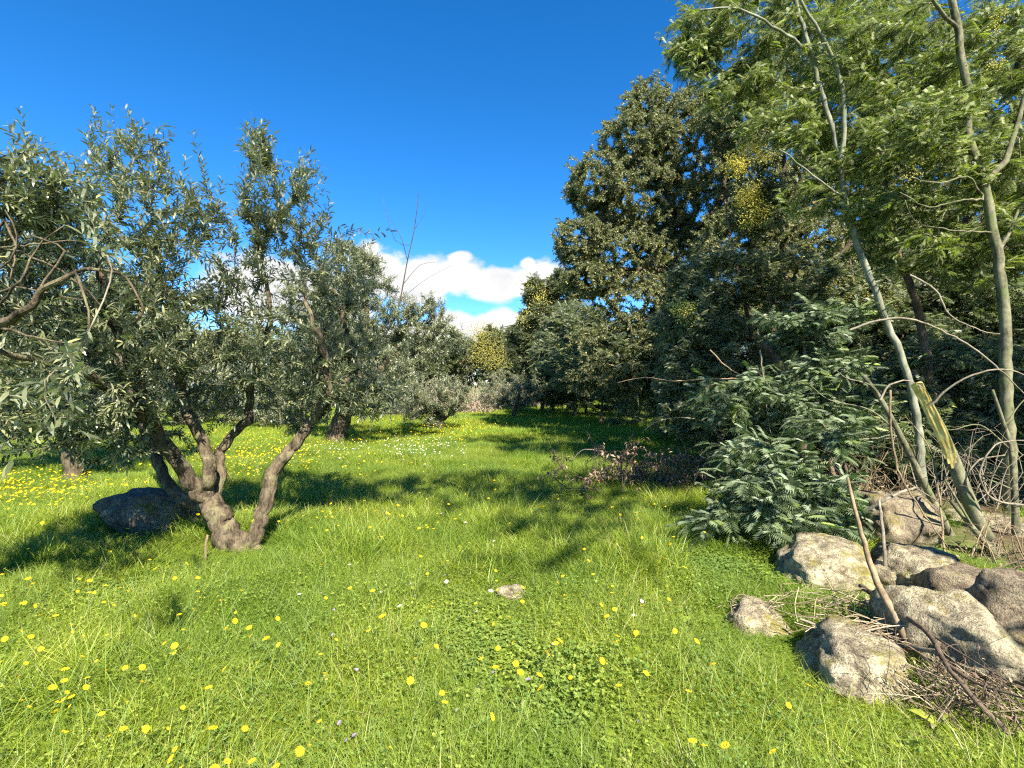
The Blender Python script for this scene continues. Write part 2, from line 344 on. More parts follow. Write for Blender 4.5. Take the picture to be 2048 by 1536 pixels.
# ------------------------------------------------------------------ ground
def ground():
    xs = np.unique(np.concatenate((np.linspace(-600, -30, 16), np.linspace(-30, 30, 201), np.linspace(30, 600, 16))))
    ys = np.unique(np.concatenate((np.linspace(-300, -3, 10), np.linspace(-3, 40, 145), np.linspace(40, 900, 20))))
    V = [(x, y, gh(x, y)) for y in ys for x in xs]; nx = len(xs)
    i = np.arange(len(ys) - 1)[:, None] * nx; j = np.arange(nx - 1)[None, :]
    Q = np.stack((i + j, i + j + 1, i + nx + j + 1, i + nx + j), -1).reshape(-1, 4)
    m, t = mat('soil_and_grass'); geo = t.nodes.new('ShaderNodeNewGeometry'); co = geo.outputs['Position']
    a = tnoise(t, 6, 8, 0.7, co); b = tnoise(t, 0.4, 4, 0.6, co)
    green = ramp(t, a, [(0.3, (0.05, 0.085, 0.018)), (0.5, (0.10, 0.17, 0.03)), (0.7, (0.17, 0.24, 0.045))])
    soil = ramp(t, a, [(0.3, (0.05, 0.035, 0.022)), (0.55, (0.12, 0.085, 0.05)), (0.7, (0.2, 0.15, 0.09))])
    sx = t.nodes.new('ShaderNodeSeparateXYZ'); t.links.new(co, sx.inputs[0])
    # leaf litter lies under the thicket on the right
    s = mth(t, 'SUBTRACT', mth(t, 'SUBTRACT', sx.outputs[0], mth(t, 'MULTIPLY', sx.outputs[1], 0.32)), 2.3)
    s = mth(t, 'ADD', s, mth(t, 'MULTIPLY', mth(t, 'SUBTRACT', b, 0.5), 3.0), clamp=True)
    col = mixc(t, s, green, soil)
    p = t.nodes.new('ShaderNodeBsdfPrincipled'); p.inputs['Roughness'].default_value = 0.95; p.inputs['Specular IOR Level'].default_value = 0.1
    t.links.new(col, p.inputs['Base Color'])
    bm = t.nodes.new('ShaderNodeBump'); bm.inputs['Strength'].default_value = 0.8; bm.inputs['Distance'].default_value = 0.05
    t.links.new(a, bm.inputs['Height']); t.links.new(bm.outputs[0], p.inputs['Normal'])
    o = t.nodes.new('ShaderNodeOutputMaterial'); t.links.new(p.outputs[0], o.inputs[0])
    g = mesh_obj('ground', np.array(V), [(4, Q)], m, smooth=True); tag(g, 'grassy ground of the clearing with soil under the thicket', kind='structure')
ground()

# ------------------------------------------------------------------ boulders
ROCKS = []
def boulder(px, py_base, py_top, wpx, depth_m, label, mname, seed, yaw=0.0, flat=0, name='boulder', group='granite boulders along the right edge of the meadow', sink=0.28, sub=5, tilt=0.0, Y=None, rough=1.0):
    Yb = Y if Y else EYE * 1024 / (py_base - 768)
    cx = (px - 1024) / 1024 * (Yb + depth_m * 0.4); w = wpx / 1024 * (Yb + depth_m * 0.3)
    cyy = Yb + depth_m * 0.5
    ztop = EYE - (py_top - 768) / 1024 * cyy
    g0 = gh(cx, cyy); h = max(0.1, ztop - g0)
    import bmesh
    bm = bmesh.new(); bmesh.ops.create_icosphere(bm, subdivisions=sub, radius=1.0)
    rs = np.random.RandomState(seed); planes = []
    for k in range(9 + flat):
        n = rs.normal(size=3); n[2] = abs(n[2]) * 0.7 if k < 6 else n[2]; n /= np.linalg.norm(n); planes.append((n, rs.uniform(0.62, 0.9)))
    planes.append((np.array((0.05, -0.1, 0.99)), 0.78))
    for v in bm.verts:
        c = np.array(v.co); d = c / np.linalg.norm(c)
        r = 1.0
        for n, q in planes:
            dn = d.dot(n)
            if dn > 0.05:
                rr = q / dn
                if rr < r: r = rr * 0.86 + r * 0.14 if rr > r - 0.05 else rr
        vv = Vector(d)
        r += rough * (0.13 * noise.noise(vv * 1.6 + Vector((seed, 0, 0))) + 0.07 * noise.noise(vv * 4.5 + Vector((0, seed, 0))) + 0.026 * noise.noise(vv * 12 + Vector((0, 0, seed))) + 0.014 * noise.noise(vv * 27))
        v.co = Vector(d * r)
    me = bpy.data.meshes.new(name); bm.to_mesh(me); bm.free()
    co = np.empty(len(me.vertices) * 3); me.vertices.foreach_get('co', co); co = co.reshape(-1, 3)
    mn, mxx = co.min(0), co.max(0)
    co = (co - (mn + mxx) / 2) / (mxx - mn) * np.array((w, depth_m, h + sink))
    tz = co[:, 2] / (h + sink) + .5; co[:, 2] = tz ** .72 * (h + sink) - sink
    ca, sa = math.cos(tilt), math.sin(tilt)
    x = co[:, 0] * ca - co[:, 2] * sa; z = co[:, 0] * sa + co[:, 2] * ca; co[:, 0] = x; co[:, 2] = z
    me.vertices.foreach_set('co', co.ravel()); me.polygons.foreach_set('use_smooth', np.full(len(me.polygons), True))
    me.materials.append(M[mname]); me.update()
    o = bpy.data.objects.new(name, me); C.objects.link(o); o.location = (cx, cyy, g0); o.rotation_euler = (0, 0, yaw)
    tag(o, label, 'rock', group); ROCKS.append((cx, cyy, max(w, 0) / 2, depth_m / 2, g0, h)); return o
boulder(1655, 1205, 1078, 205, 0.85, 'pale boulder with sloping lit top, leftmost of the big ones', 'granite', 3, 0.1)
boulder(1845, 1225, 1092, 205, 0.9, 'flat topped pale boulder directly left of the torn yellow stump', 'granite', 11, -0.1, flat=3)
boulder(1925, 1440, 1192, 200, 0.85, 'largest rounded granite boulder below the torn stump', 'granite', 21, 0.2)
boulder(1718, 1435, 1262, 200, 0.6, 'rounded boulder nearest the meadow with dry stalks lying over its top', 'granite', 35, -0.2)
boulder(1518, 1290, 1206, 180, 0.40, 'small low stone with orange moss, alone in the grass left of the boulders', 'granite', 42, 0.1)
boulder(1810, 1120, 985, 180, 0.9, 'brown mossy boulder standing behind the pale ones in the shade', 'granite_brown', 53, 0.0)
boulder(2030, 1105, 1040, 170, 1.0, 'pale boulder at the right edge behind the stump base', 'granite', 61, 0.3)
boulder(2055, 1380, 1140, 200, 0.7, 'shaded grey boulder cut off by the right edge of the photo', 'granite_brown', 77, 0.0)
boulder(1930, 1260, 1130, 150, 0.6, 'half hidden boulder wedged between the flat boulder and the largest', 'granite_brown', 88, 0.5, sub=4)
boulder(1985, 930, 868, 190, 1.6, 'low pale rock lying deep in the thicket behind the big trunk', 'granite', 91, 0.1, sub=4)
boulder(1022, 1216, 1172, 66, 0.16, 'small pale stone in the middle of the open grass', 'granite', 104, 0.2, name='stone', group='small stones in the meadow', sub=4, sink=0.04)
boulder(285, 1085, 978, 165, .8, 'dark rounded rock in deep shade behind the forked olive', 'granite_dark', 115, 0.2, name='boulder', group='rocks under the olive trees')

# ------------------------------------------------------------------ grass (stuff)
lib = {}
def lib_collection(name, objs):
    col = bpy.data.collections.new(name)
    for o in objs:
        C.objects.unlink(o); col.objects.link(o)
    return col
def blades(n, size, hmin, hmax, w, lean, seed, segs=3, curve=0.5):
    rs = np.random.RandomState(seed)
    P = np.column_stack((rs.uniform(-size / 2, size / 2, (n, 2)), np.full(n, -0.02)))
    # blades stand in loose bunches
    cen = rs.uniform(-size / 2, size / 2, (max(6, n // 22), 2)); k = rs.randint(0, len(cen), n)
    b = rs.rand(n) < 0.65; P[b, :2] = cen[k[b]] + rs.normal(0, 0.02, (b.sum(), 2))
    H = rs.uniform(hmin, hmax, n) * (0.55 + 0.45 * rs.rand(n)); az = rs.uniform(0, 2 * math.pi, n)
    ln = np.abs(rs.normal(0, lean, n)) + 0.05; cv = rs.uniform(0.1, 1.0, n) * curve
    ws = w * rs.uniform(0.6, 1.4, n)
    dx = np.cos(az); dy = np.sin(az); fa = az + rs.uniform(-1, 1, n) + math.pi / 2
    V = []
    for s in range(segs + 1):
        t = s / segs; hx = (ln * t + cv * t * t) * H; hz = H * t * (1 - 0.25 * cv * t)
        wid = ws * (1 - t ** 1.7) * (0.7 + 0.6 * t)
        c = P + np.column_stack((dx * hx, dy * hx, hz))
        if s < segs:
            off = np.column_stack((np.cos(fa), np.sin(fa), np.zeros(n))) * wid[:, None] / 2
            V += [c - off, c + off]
        else: V += [c]
    V = np.stack(V, 1); k = V.shape[1]; base = np.arange(n) * k
    Q = np.concatenate([np.stack((base + 2 * s, base + 2 * s + 1, base + 2 * s + 3, base + 2 * s + 2), -1) for s in range(segs - 1)])
    T = np.stack((base + 2 * segs - 2, base + 2 * segs - 1, base + 2 * segs), -1)
    r = np.repeat(rs.rand(n) ** 0.9, k)
    return V.reshape(-1, 3), [(4, Q), (3, T)], r
def weeds(n, size, seed, hmin=0.03, hmax=0.11, lr=0.012):
    rs = np.random.RandomState(seed)
    out = []
    th = np.linspace(0, 2 * math.pi, 6, endpoint=False)
    disc = np.column_stack((1 + np.cos(th) * 1.0, np.sin(th) * 0.85, 0.12 * np.cos(2 * th)))
    disc = np.vstack((disc, (1.0, 0, -0.1)))
    tf = [(3, np.array([(i, (i + 1) % 6, 6) for i in range(6)]))]
    P = np.column_stack((rs.uniform(-size / 2, size / 2, (n, 2)), rs.uniform(hmin, hmax, n)))
    for q in range(3):
        az = rs.uniform(0, 2 * math.pi, n) if q == 0 else az + 2 * math.pi / 3
        D = np.column_stack((np.cos(az), np.sin(az), rs.uniform(-0.2, 0.5, n)))
        R = frames(D, rs.uniform(-0.4, 0.4, n))
        V, F = scatter(disc, tf, P, R, lr * rs.uniform(0.6, 1.35, (n, 1)))
        out.append((V, F, np.repeat(rs.rand(n), 7)))
    return merge(out)
patches = []
for s in range(5):      # near turf: blades among small round leaved weeds
    b = blades(1600, 0.5, 0.08, 0.25, 0.0036, 0.4, 10 + s, 3, 1.0); w_ = weeds(300, 0.5, 20 + s, .03, .11, .0058)
    V, F, r = merge([b]); o = mesh_obj('turf_patch', V, F, [M['grass'], M['clover']], rnd=r)
    V2, F2, r2 = merge([b, w_]); nb4 = len(b[1][0][1]); nb3 = len(b[1][1][1]); n3 = sum(len(a) for k, a in F2 if k == 3)
    mi = np.zeros(nb4 + n3, int); mi[nb4 + nb3:] = 1
    bpy.data.objects.remove(o)
    patches.append(mesh_obj('turf_patch', V2, F2, [M['grass'], M['clover']], rnd=r2, matidx=mi))
for s in range(3):      # taller lush grass
    V, F, r = blades(800, 0.5, 0.12, 0.40, 0.0066, 0.32, 40 + s, 4, 1.1); patches.append(mesh_obj('lush_patch', V, F, M['grass'], rnd=r * 0.8))
for s in range(3):      # weed carpet
    b = blades(1100, 0.5, 0.06, 0.20, 0.0036, 0.5, 60 + s, 3, 1.0); w_ = weeds(520, 0.5, 70 + s, 0.02, 0.11, 0.0075)
    V2, F2, r2 = merge([b, w_]); nb4 = len(b[1][0][1]); nb3 = len(b[1][1][1]); n3 = sum(len(a) for k, a in F2 if k == 3)
    mi = np.zeros(nb4 + n3, int); mi[nb4 + nb3:] = 1
    patches.append(mesh_obj('weed_patch', V2, F2, [M['grass'], M['clover']], rnd=r2, matidx=mi))
near_col = lib_collection('grass_patches', patches)
farp = []
for s in range(4):
    V, F, r = blades(1500, 1.6, 0.12, 0.26, 0.014, 0.35, 90 + s, 2, 0.6); farp.append(mesh_obj('far_patch', V, F, M['grass_far'], rnd=r))
far_col = lib_collection('meadow_patches', farp)
def gn_scatter(name, label, P, R, S, idx, coll, cat=None, parent=None, material=None):
    me = bpy.data.meshes.new(name); me.vertices.add(len(P)); me.vertices.foreach_set('co', np.asarray(P, np.float32).ravel())
    for nm, ty, arr, key in (('rot', 'FLOAT_VECTOR', R, 'vector'), ('sc', 'FLOAT_VECTOR', S, 'vector'), ('idx', 'INT', idx, 'value')):
        a = me.attributes.new(nm, ty, 'POINT'); a.data.foreach_set(key, np.asarray(arr).ravel())
    o = bpy.data.objects.new(name, me); C.objects.link(o)
    if parent: o.parent = parent
    ng = bpy.data.node_groups.new(name, 'GeometryNodeTree')
    ng.interface.new_socket('Geometry', in_out='INPUT', socket_type='NodeSocketGeometry'); ng.interface.new_socket('Geometry', in_out='OUTPUT', socket_type='NodeSocketGeometry')
    gi = ng.nodes.new('NodeGroupInput'); go = ng.nodes.new('NodeGroupOutput')
    ip = ng.nodes.new('GeometryNodeInstanceOnPoints'); ci = ng.nodes.new('GeometryNodeCollectionInfo')
    ci.inputs['Collection'].default_value = coll; ci.inputs['Separate Children'].default_value = True; ci.inputs['Reset Children'].default_value = True
    def na(nm, ty):
        n = ng.nodes.new('GeometryNodeInputNamedAttribute'); n.data_type = ty; n.inputs[0].default_value = nm; return n.outputs[0]
    e2r = ng.nodes.new('FunctionNodeEulerToRotation'); ng.links.new(na('rot', 'FLOAT_VECTOR'), e2r.inputs[0])
    ng.links.new(gi.outputs[0], ip.inputs['Points']); ng.links.new(ci.outputs[0], ip.inputs['Instance']); ip.inputs['Pick Instance'].default_value = True
    ng.links.new(na('idx', 'INT'), ip.inputs['Instance Index']); ng.links.new(e2r.outputs[0], ip.inputs['Rotation']); ng.links.new(na('sc', 'FLOAT_VECTOR'), ip.inputs['Scale'])
    ng.links.new(ip.outputs[0], go.inputs[0])
    md = o.modifiers.new('scatter', 'NODES'); md.node_group = ng
    tag(o, label, cat, None, 'stuff'); return o
def in_rock(x, y, k=0.8):
    for cx, cyy, a, b, _, _ in ROCKS:
        if ((x - cx) / (a * k)) ** 2 + ((y - cyy) / (b * k)) ** 2 < 1: return True
    return False
def slope(x, y):
    e = 0.2; return math.atan2(gh(x, y + e) - gh(x, y - e), 2 * e), -math.atan2(gh(x + e, y) - gh(x - e, y), 2 * e)
# order of instances in a collection is alphabetical: far_patch / lush(0-2), turf(3-7), weed(8-10)
P, R, S, I = [], [], [], []
y = 0.9
while y < 13.5:
    st = 0.27 if y < 6 else 0.36
    for x in np.arange(-y * 1.25 - 1.5, y * 1.25 + 1.5, st):
        xx = x + RS.uniform(-.1, .1); y2 = y + RS.uniform(-.1, .1)
        if in_rock(xx, y2): continue
        lit = xx - 0.32 * y2 - 1.9 + 1.5 * noise.noise(Vector((xx * .8, y2 * .8, 0)))
        if lit > 0 and RS.rand() < min(0.96, 0.35 + lit * 0.7): continue
        lush = noise.noise(Vector((xx * 0.7 + 5, y2 * 0.7, 1.0))) + (0.35 if (-3.2 < xx < 0.2 and 4.0 < y2 < 8.5) else 0) - 0.25 * max(0, 3.5 - y2)
        wd = noise.noise(Vector((xx * 0.9, y2 * 0.9 + 9, 2.0))) + 0.10 * (xx > 0.3) - .05
        if lush > 0.08: i = RS.randint(0, 3)
        elif wd > 0.27: i = 8 + RS.randint(0, 3)
        else: i = 3 + RS.randint(0, 5)
        ax, ay = slope(xx, y2)
        hs_ = RS.uniform(0.65, 1.2) * (1.0 + 0.6 * noise.noise(Vector((xx * 1.6, y2 * 1.6, 7))))
        if (xx + 2.5) ** 2 + (y2 - 4.55) ** 2 < .45: hs_ *= .35          # worn short round the olive foot
        if in_rock(xx, y2, 1.45): hs_ *= .55
        if (xx - .0) ** 2 + (y2 - 3.66) ** 2 < .14: hs_ *= .45
        if (xx - 1.5) ** 2 + (y2 - 3.1) ** 2 < .22: hs_ *= .5
        P.append((xx, y2, gh(xx, y2))); R.append((ax, ay, RS.uniform(0, 6.283))); S.append((1, 1, hs_ * (.8 if i < 3 else 1))); I.append(i)
    y += st
gn_scatter('grass', 'long green grass and small round leaved weeds covering the near meadow', P, R, S, I, near_col)
P, R, S, I = [], [], [], []
y = 12.5
while y < 62:
    st = 0.8 if y < 30 else 1.1
    for x in np.arange(-y * 1.15 - 2, y * 0.75 + 2, st):
        xx = x + RS.uniform(-.3, .3); y2 = y + RS.uniform(-.3, .3)
        if xx - 0.35 * y2 > 3.5 and RS.rand() < 0.75: continue
        P.append((xx, y2, gh(xx, y2))); R.append((0, 0, RS.uniform(0, 6.283))); S.append((1, 1, RS.uniform(0.7, 1.2))); I.append(RS.randint(0, 4))
    y += st
gn_scatter('meadow_grass', 'bright yellow green grass covering the far half of the meadow', P, R, S, I, far_col)

# ------------------------------------------------------------------ tree growth
class Skel:
    def __init__(s): s.P = []; s.par = []; s.L = []; s.R = []; s.seed = []; s.arr = np.empty((60000, 3)); s.La = np.empty(60000); s.ok = np.zeros(60000)
    def add(s, p, par, r=0.0, seed=False, hook=True):
        i = len(s.P); s.P.append(np.array(p, float)); s.par.append(par); s.R.append(r); s.seed.append(seed)
        l = 0 if par < 0 else s.La[par] + np.linalg.norm(s.P[i] - s.P[par])
        s.arr[i] = p; s.La[i] = l; s.ok[i] = 0 if hook else 50; return i
    def limb(s, pts, r0, r1, step=0.12, parent=-1, free=0.25, wob=0.02):
        P = spline(pts, step); n = len(P)
        for k in range(1, n - 1): P[k] += RS.normal(0, wob, 3) * 0.5
        ids = []; prev = parent
        for k in range(n):
            t = k / (n - 1); r = r0 + (r1 - r0) * t ** 0.85
            prev = s.add(P[k], prev, r, True, hook=(t > free)); ids.append(prev)
        return ids
    def near(s, p):
        n = len(s.P); return int(np.argmin(((s.arr[:n] - p) ** 2).sum(1)))
    def grow(s, T, step=0.13, kL=0.25, wob=0.03, grav=0.0, lift=0.25):
        """joins every target point to the skeleton by a bent twig; returns for each its end node"""
        n = len(s.P); d0 = np.array([np.min(((s.arr[:n] - t) ** 2).sum(1)) for t in T]); order = np.argsort(d0); ends = {}
        for q in order:
            t = T[q]; n = len(s.P)
            d = np.sqrt(((s.arr[:n] - t) ** 2).sum(1)); c = d + kL * s.La[:n] + s.ok[:n]
            i = int(np.argmin(c)); dist = d[i]
            p = s.arr[i].copy(); pd = s.arr[i] - s.arr[s.par[i]] if s.par[i] >= 0 else np.array((0, 0, 1.))
            pd = pd / (np.linalg.norm(pd) + 1e-9); to = (t - p) / (dist + 1e-9)
            cdir = 0.45 * pd + 0.55 * to + np.array((0, 0, lift)); cdir /= np.linalg.norm(cdir)
            cp = p + cdir * dist * 0.5
            m = max(1, int(math.ceil(dist / step))); prev = i
            for k in range(1, m + 1):
                u = k / m; b = (1 - u) ** 2 * p + 2 * u * (1 - u) * cp + u * u * t
                if k < m: b = b + RS.normal(0, wob, 3) * 0.6
                prev = s.add(b, prev)
            ends[q] = prev
        return [ends[q] for q in range(len(T))]
    def radii(s, tip=0.0022, ex=2.4):
        n = len(s.P); a = np.zeros(n); ch = np.zeros(n, int)
        for i in range(n - 1, -1, -1):
            if ch[i] == 0: a[i] = tip ** ex
            r = a[i] ** (1 / ex)
            if s.seed[i]: r = max(s.R[i], 0)
            s.R[i] = r
            if s.par[i] >= 0:
                a[s.par[i]] += a[i]; ch[s.par[i]] += 1
    def chains(s):
        n = len(s.P); kids = [[] for _ in range(n)]
        for i in range(n):
            if s.par[i] >= 0: kids[s.par[i]].append(i)
        out = []; stack = [i for i in range(n) if s.par[i] < 0]; starts = [(i, -1) for i in stack]
        while starts:
            i, frm = starts.pop(); ch = [frm] if frm >= 0 else []
            isseed = s.seed[i]
            while True:
                ch.append(i); ks = kids[i]
                if not ks: break
                same = [k for k in ks if s.seed[k] == isseed]
                if not same:
                    starts += [(k, i) for k in ks]; break
                best = max(same, key=lambda k: (s.R[k] + (0.001 if k == i + 1 else 0)))
                starts += [(k, i) for k in ks if k != best]; i = best
            out.append((ch, isseed))
        return out
def build_wood(sk, root, bark, twigmat, gnarl=0.1, sides=12, trunk_name='trunk', min_twig=0.0):
    """thick stems become trunk / limb parts, the fine twigs one part"""
    big, small = [], []
    for ch, isseed in sk.chains():
        P = np.array([sk.P[i] for i in ch]); r = np.array([sk.R[i] for i in ch])
        if len(P) < 2: continue
        if len(ch) > 2 and sk.par[ch[1]] == ch[0] and not isseed: r[0] = r[1]
        elif len(ch) > 2 and sk.par[ch[1]] == ch[0]: r[0] = min(r[0], r[1] * 1.15)
        if isseed: big.append((P, r))
        else:
            sd = 3 if r[0] < 0.006 else (4 if r[0] < 0.012 else 6)
            V, F = tube(P, r, sd, cap=False); small.append((V, F, 0.0))
    big.sort(key=lambda t: -t[1][0]); org = np.array(root.location)
    for k, (P, r) in enumerate(big):
        if r[0] > 0.05: P2 = spline(P, 0.025) if gnarl > 0.08 else P
        else: P2 = P
        if len(P2) != len(P):
            u = np.linspace(0, 1, len(P)); r = np.interp(np.linspace(0, 1, len(P2)), u, r)
        sd = sides * 3 if (r[0] > 0.05 and gnarl > 0.15) else sides * 2 if (r[0] > 0.05 and gnarl > 0.08) else (sides if r[0] > 0.03 else 7)
        V, F = tube(P2, r, sd, gnarl if r[0] > 0.02 else gnarl * 0.4, seed=k * 3.7)
        mesh_obj(trunk_name if k == 0 else 'limb', V - org, F, bark, root, smooth=True)
    if small:
        V, F, _ = merge(small); o = mesh_obj('twig', V - org, F, twigmat, root, smooth=True); o['kind'] = 'stuff'

def clump(n, px, py, Y, rx, ry, rd, shell=0.35):
    """n points in an ellipsoid whose centre and radii are given as seen from the camera point"""
    c = W(px, py, Y); k = Y / 1024
    D = RS.normal(size=(n, 3)); D /= np.linalg.norm(D, axis=1, keepdims=True)
    r = (shell + (1 - shell) * RS.rand(n)) ** (0.5); 
    return c + D * r[:, None] * np.array((rx * k, rd, ry * k))

def leafv(w, fold=0.12, droop=0.15):      # slender leaf, 4 faces, length 1
    v = np.array([(0, 0, 0), (0.3, w * .46, fold * w), (0.3, -w * .46, fold * w), (0.7, w * .42, -droop * .3 + fold * w), (0.7, -w * .42, -droop * .3 + fold * w), (1, 0, -droop)])
    f = [(3, np.array([(0, 2, 1), (3, 4, 5)])), (4, np.array([(1, 2, 4, 3)]))]
    return v, f
def leafs(w, droop=0.1):                  # simpler leaf, 2 faces
    return np.array([(0, 0, 0), (0.45, w * .5, 0.03), (1, 0, -droop), (0.45, -w * .5, 0.03)]), [(3, np.array([(0, 3, 1), (1, 3, 2)]))]
def frond(pairs=9, w=0.10, ll=0.38):
    """a feathery leaf: midrib with pairs of narrow leaflets, length 1"""
    v = [(0, -.008, 0), (0, .008, 0), (1, 0, -0.12)]; f = [(0, 1, 2)]
    for k in range(pairs):
        t = (k + 0.8) / (pairs + 0.6); x = t; z = -0.12 * t * t
        L = ll * math.sin(math.pi * (0.15 + 0.8 * t)) ** 0.7
        for sgn in (-1, 1):
            b = len(v); ca = 0.55 + 0.25 * t; sg = 0.05 + 0.10 * ((k * 7 + (sgn > 0) * 3) % 5) / 4
            v += [(x, 0, z), (x + L * ca * .5 - w * .28, sgn * L * .5, z + .02), (x + L * ca, sgn * L * .85, z - sg), (x + L * ca * .5 + w * .28, sgn * L * .5, z + .02)]
            f += [(b, b + 1, b + 2), (b, b + 2, b + 3)]
    return np.array(v), [(3, np.array(f))]
def sprig_leaves(sk, nodes, kind, size, per, spread, leafP, jitter=0.35):
    """points and directions of leaves along the last pieces of the twigs that end at nodes"""
    P, D = [], []
    A = []; B = []
    for e in nodes:
        i = e
        for k in range(spread):
            j = sk.par[i]
            if j < 0 or sk.R[i] > 0.016: break
            A.append(sk.P[j]); B.append(sk.P[i]); i = j
        # a free shoot beyond the end of the twig
        d = sk.P[e] - sk.P[sk.par[e]]; d = d / (np.linalg.norm(d) + 1e-9) + RS.normal(0, 0.25, 3) + np.array((0, 0, leafP)); d /= np.linalg.norm(d)
        A.append(sk.P[e]); B.append(sk.P[e] + d * RS.uniform(0.10, 0.24))
    A = np.array(A); B = np.array(B); n = len(A)
    t = (np.arange(per) + 0.5) / per
    base = A[:, None, :] + (B - A)[:, None, :] * (t[None, :, None] + RS.uniform(-.04, .04, (n, per, 1)))
    dr = (B - A) / (np.linalg.norm(B - A, axis=1, keepdims=True) + 1e-9)
    side = np.cross(dr, RS.normal(size=(n, 3))); side /= np.linalg.norm(side, axis=1, keepdims=True); s2 = np.cross(dr, side)
    ph = (np.arange(per) * 1.75)[None, :] + RS.uniform(0, 6.28, (n, 1)); ph = ph + np.where(np.arange(per) % 2 == 0, 0, math.pi)[None, :]
    out = side[:, None, :] * np.cos(ph)[:, :, None] + s2[:, None, :] * np.sin(ph)[:, :, None]
    D = dr[:, None, :] * 0.75 + out * 0.75 + RS.normal(0, jitter * 0.5, (n, per, 3)) + np.array((0, 0, leafP * 0.25))
    return base.reshape(-1, 3), D.reshape(-1, 3), A, B
def build_foliage(root, P, D, size, tmpl, material, name='foliage', singles=0, single_name='leaf', roll=None, rnd=None):
    n = len(P); org = np.array(root.location); S = size * RS.uniform(0.65, 1.25, n)
    R = frames(D, RS.uniform(-0.9, 0.9, n) if roll is None else RS.normal(0, roll, n))
    if singles:
        inview = (P[:, 1] > 0.3) & (np.abs(P[:, 0]) < P[:, 1] * 0.98) & (np.abs(P[:, 2] - EYE) < P[:, 1] * 0.73)
        sc = np.where(inview, S / np.maximum(P[:, 1], 0.4), 0); order = np.argsort(-sc); pick = order[:singles]; rest = order[singles:]
        me0 = None
        for i in pick:
            if me0 is None:
                o = mesh_obj(single_name, tmpl[0], tmpl[1], material, root, rnd=np.full(len(tmpl[0]), 0.3)); me0 = o.data
            else:
                o = bpy.data.objects.new(single_name, me0); C.objects.link(o); o.parent = root
            Mx = np.eye(4); Mx[:3, :3] = R[i] * S[i]; Mx[:3, 3] = P[i] - org
            from mathutils import Matrix
            o.matrix_local = Matrix(Mx.tolist())
        P, R, S = P[rest], R[rest], S[rest]; n = len(P)
    if sum(len(a) for k, a in tmpl[1]) > 8:        # tens of thousands of feathery leaves: placed by geometry nodes
        key = (id(tmpl[0]), material.name)
        if key not in lib:
            q = mesh_obj('frond_shape', tmpl[0], tmpl[1], material, rnd=np.zeros(len(tmpl[0]))); lib[key] = (lib_collection('frond_shapes', [q]), tmpl)
        sy = np.hypot(R[:, 0, 0], R[:, 1, 0]); E = np.column_stack((np.arctan2(R[:, 2, 1], R[:, 2, 2]), np.arctan2(-R[:, 2, 0], sy), np.arctan2(R[:, 1, 0], R[:, 0, 0])))
        o = gn_scatter(name, None, P - org, E, np.repeat(S[:, None], 3, 1), np.zeros(n, int), lib[key][0], parent=root); return o
    V, F = scatter(tmpl[0], tmpl[1], P - org, R, S[:, None])
    rr = RS.rand(n) if rnd is None else rnd
    o = mesh_obj(name, V, F, material, root, rnd=np.repeat(rr, len(tmpl[0]))); o['kind'] = 'stuff'; return o
def balls(root, C0, n, spread, r, material, name='blossom'):
    """little round flower heads strewn about the centres C0"""
    C0 = np.asarray(C0); k = RS.randint(0, len(C0), n); P = C0[k] + RS.normal(0, 1, (n, 3)) * spread
    oct_v = np.array([(1, 0, 0), (-1, 0, 0), (0, 1, 0), (0, -1, 0), (0, 0, 1), (0, 0, -1)], float)
    oct_f = [(3, np.array([(0, 2, 4), (2, 1, 4), (1, 3, 4), (3, 0, 4), (2, 0, 5), (1, 2, 5), (3, 1, 5), (0, 3, 5)]))]
    V, F = scatter(oct_v, oct_f, P - np.array(root.location), np.tile(np.eye(3), (n, 1, 1)), r * RS.uniform(0.6, 1.3, (n, 1)))
    o = mesh_obj(name, V, F, material, root, rnd=np.repeat(RS.rand(n), 6)); o['kind'] = 'stuff'; return o
OL = leafv(0.21); OLS = leafs(0.24); OAK = leafs(0.55); FR = frond(9, 0.05, .42); FRS = frond(7, 0.075, .45); FRX = frond(8, 0.030, .52); FRF = frond(6, .16)
def cluster(w, n, ls, seed):
    rs = np.random.RandomState(seed); P = np.column_stack((rs.uniform(0, .75, n), rs.normal(0, .10, (n, 2)))); D = np.column_stack((rs.uniform(.1, 1, n), rs.normal(0, .8, (n, 2))))
    return scatter(*leafs(w), P, frames(D, rs.uniform(-1.2, 1.2, n)), ls * rs.uniform(.7, 1.2, (n, 1)))
OAKC = cluster(.5, 9, .36, 1); OLC = cluster(.24, 10, .48, 2)

def rosette(seed):
    rs = np.random.RandomState(seed); n = 8; az = np.arange(n) * 2.4 + rs.uniform(-.3, .3, n); D = np.column_stack((np.cos(az), np.sin(az), rs.uniform(.35, 1.3, n)))
    t = leafv(.36, .25, .35); V, F = scatter(t[0], t[1], np.tile((0, 0, .01), (n, 1)) + rs.normal(0, .004, (n, 3)), frames(D, rs.normal(0, .25, n)), rs.uniform(.06, .125, (n, 1)))
    return mesh_obj('rosette', V, F, M['grass'], rnd=np.repeat(rs.rand(n), len(t[0])), smooth=True)
ros_col = lib_collection('rosettes', [rosette(k) for k in range(4)])
P, R, S, I = [], [], [], []
for k in range(330):
    y2 = 1.7 + 6 * RS.rand() ** 1.5; xx = RS.uniform(-1.05, .85) * y2
    if in_rock(xx, y2, 1.1) or noise.noise(Vector((xx * 1.1, y2 * 1.1, 12))) < -.05: continue
    P.append((xx, y2, gh(xx, y2) + .02)); R.append((0, 0, RS.uniform(0, 6.28))); S.append((1, 1, 1)); I.append(RS.randint(0, 4))
gn_scatter('broad_leaf_weeds', 'broad leaved weed rosettes scattered in the near grass', P, R, S, I, ros_col)

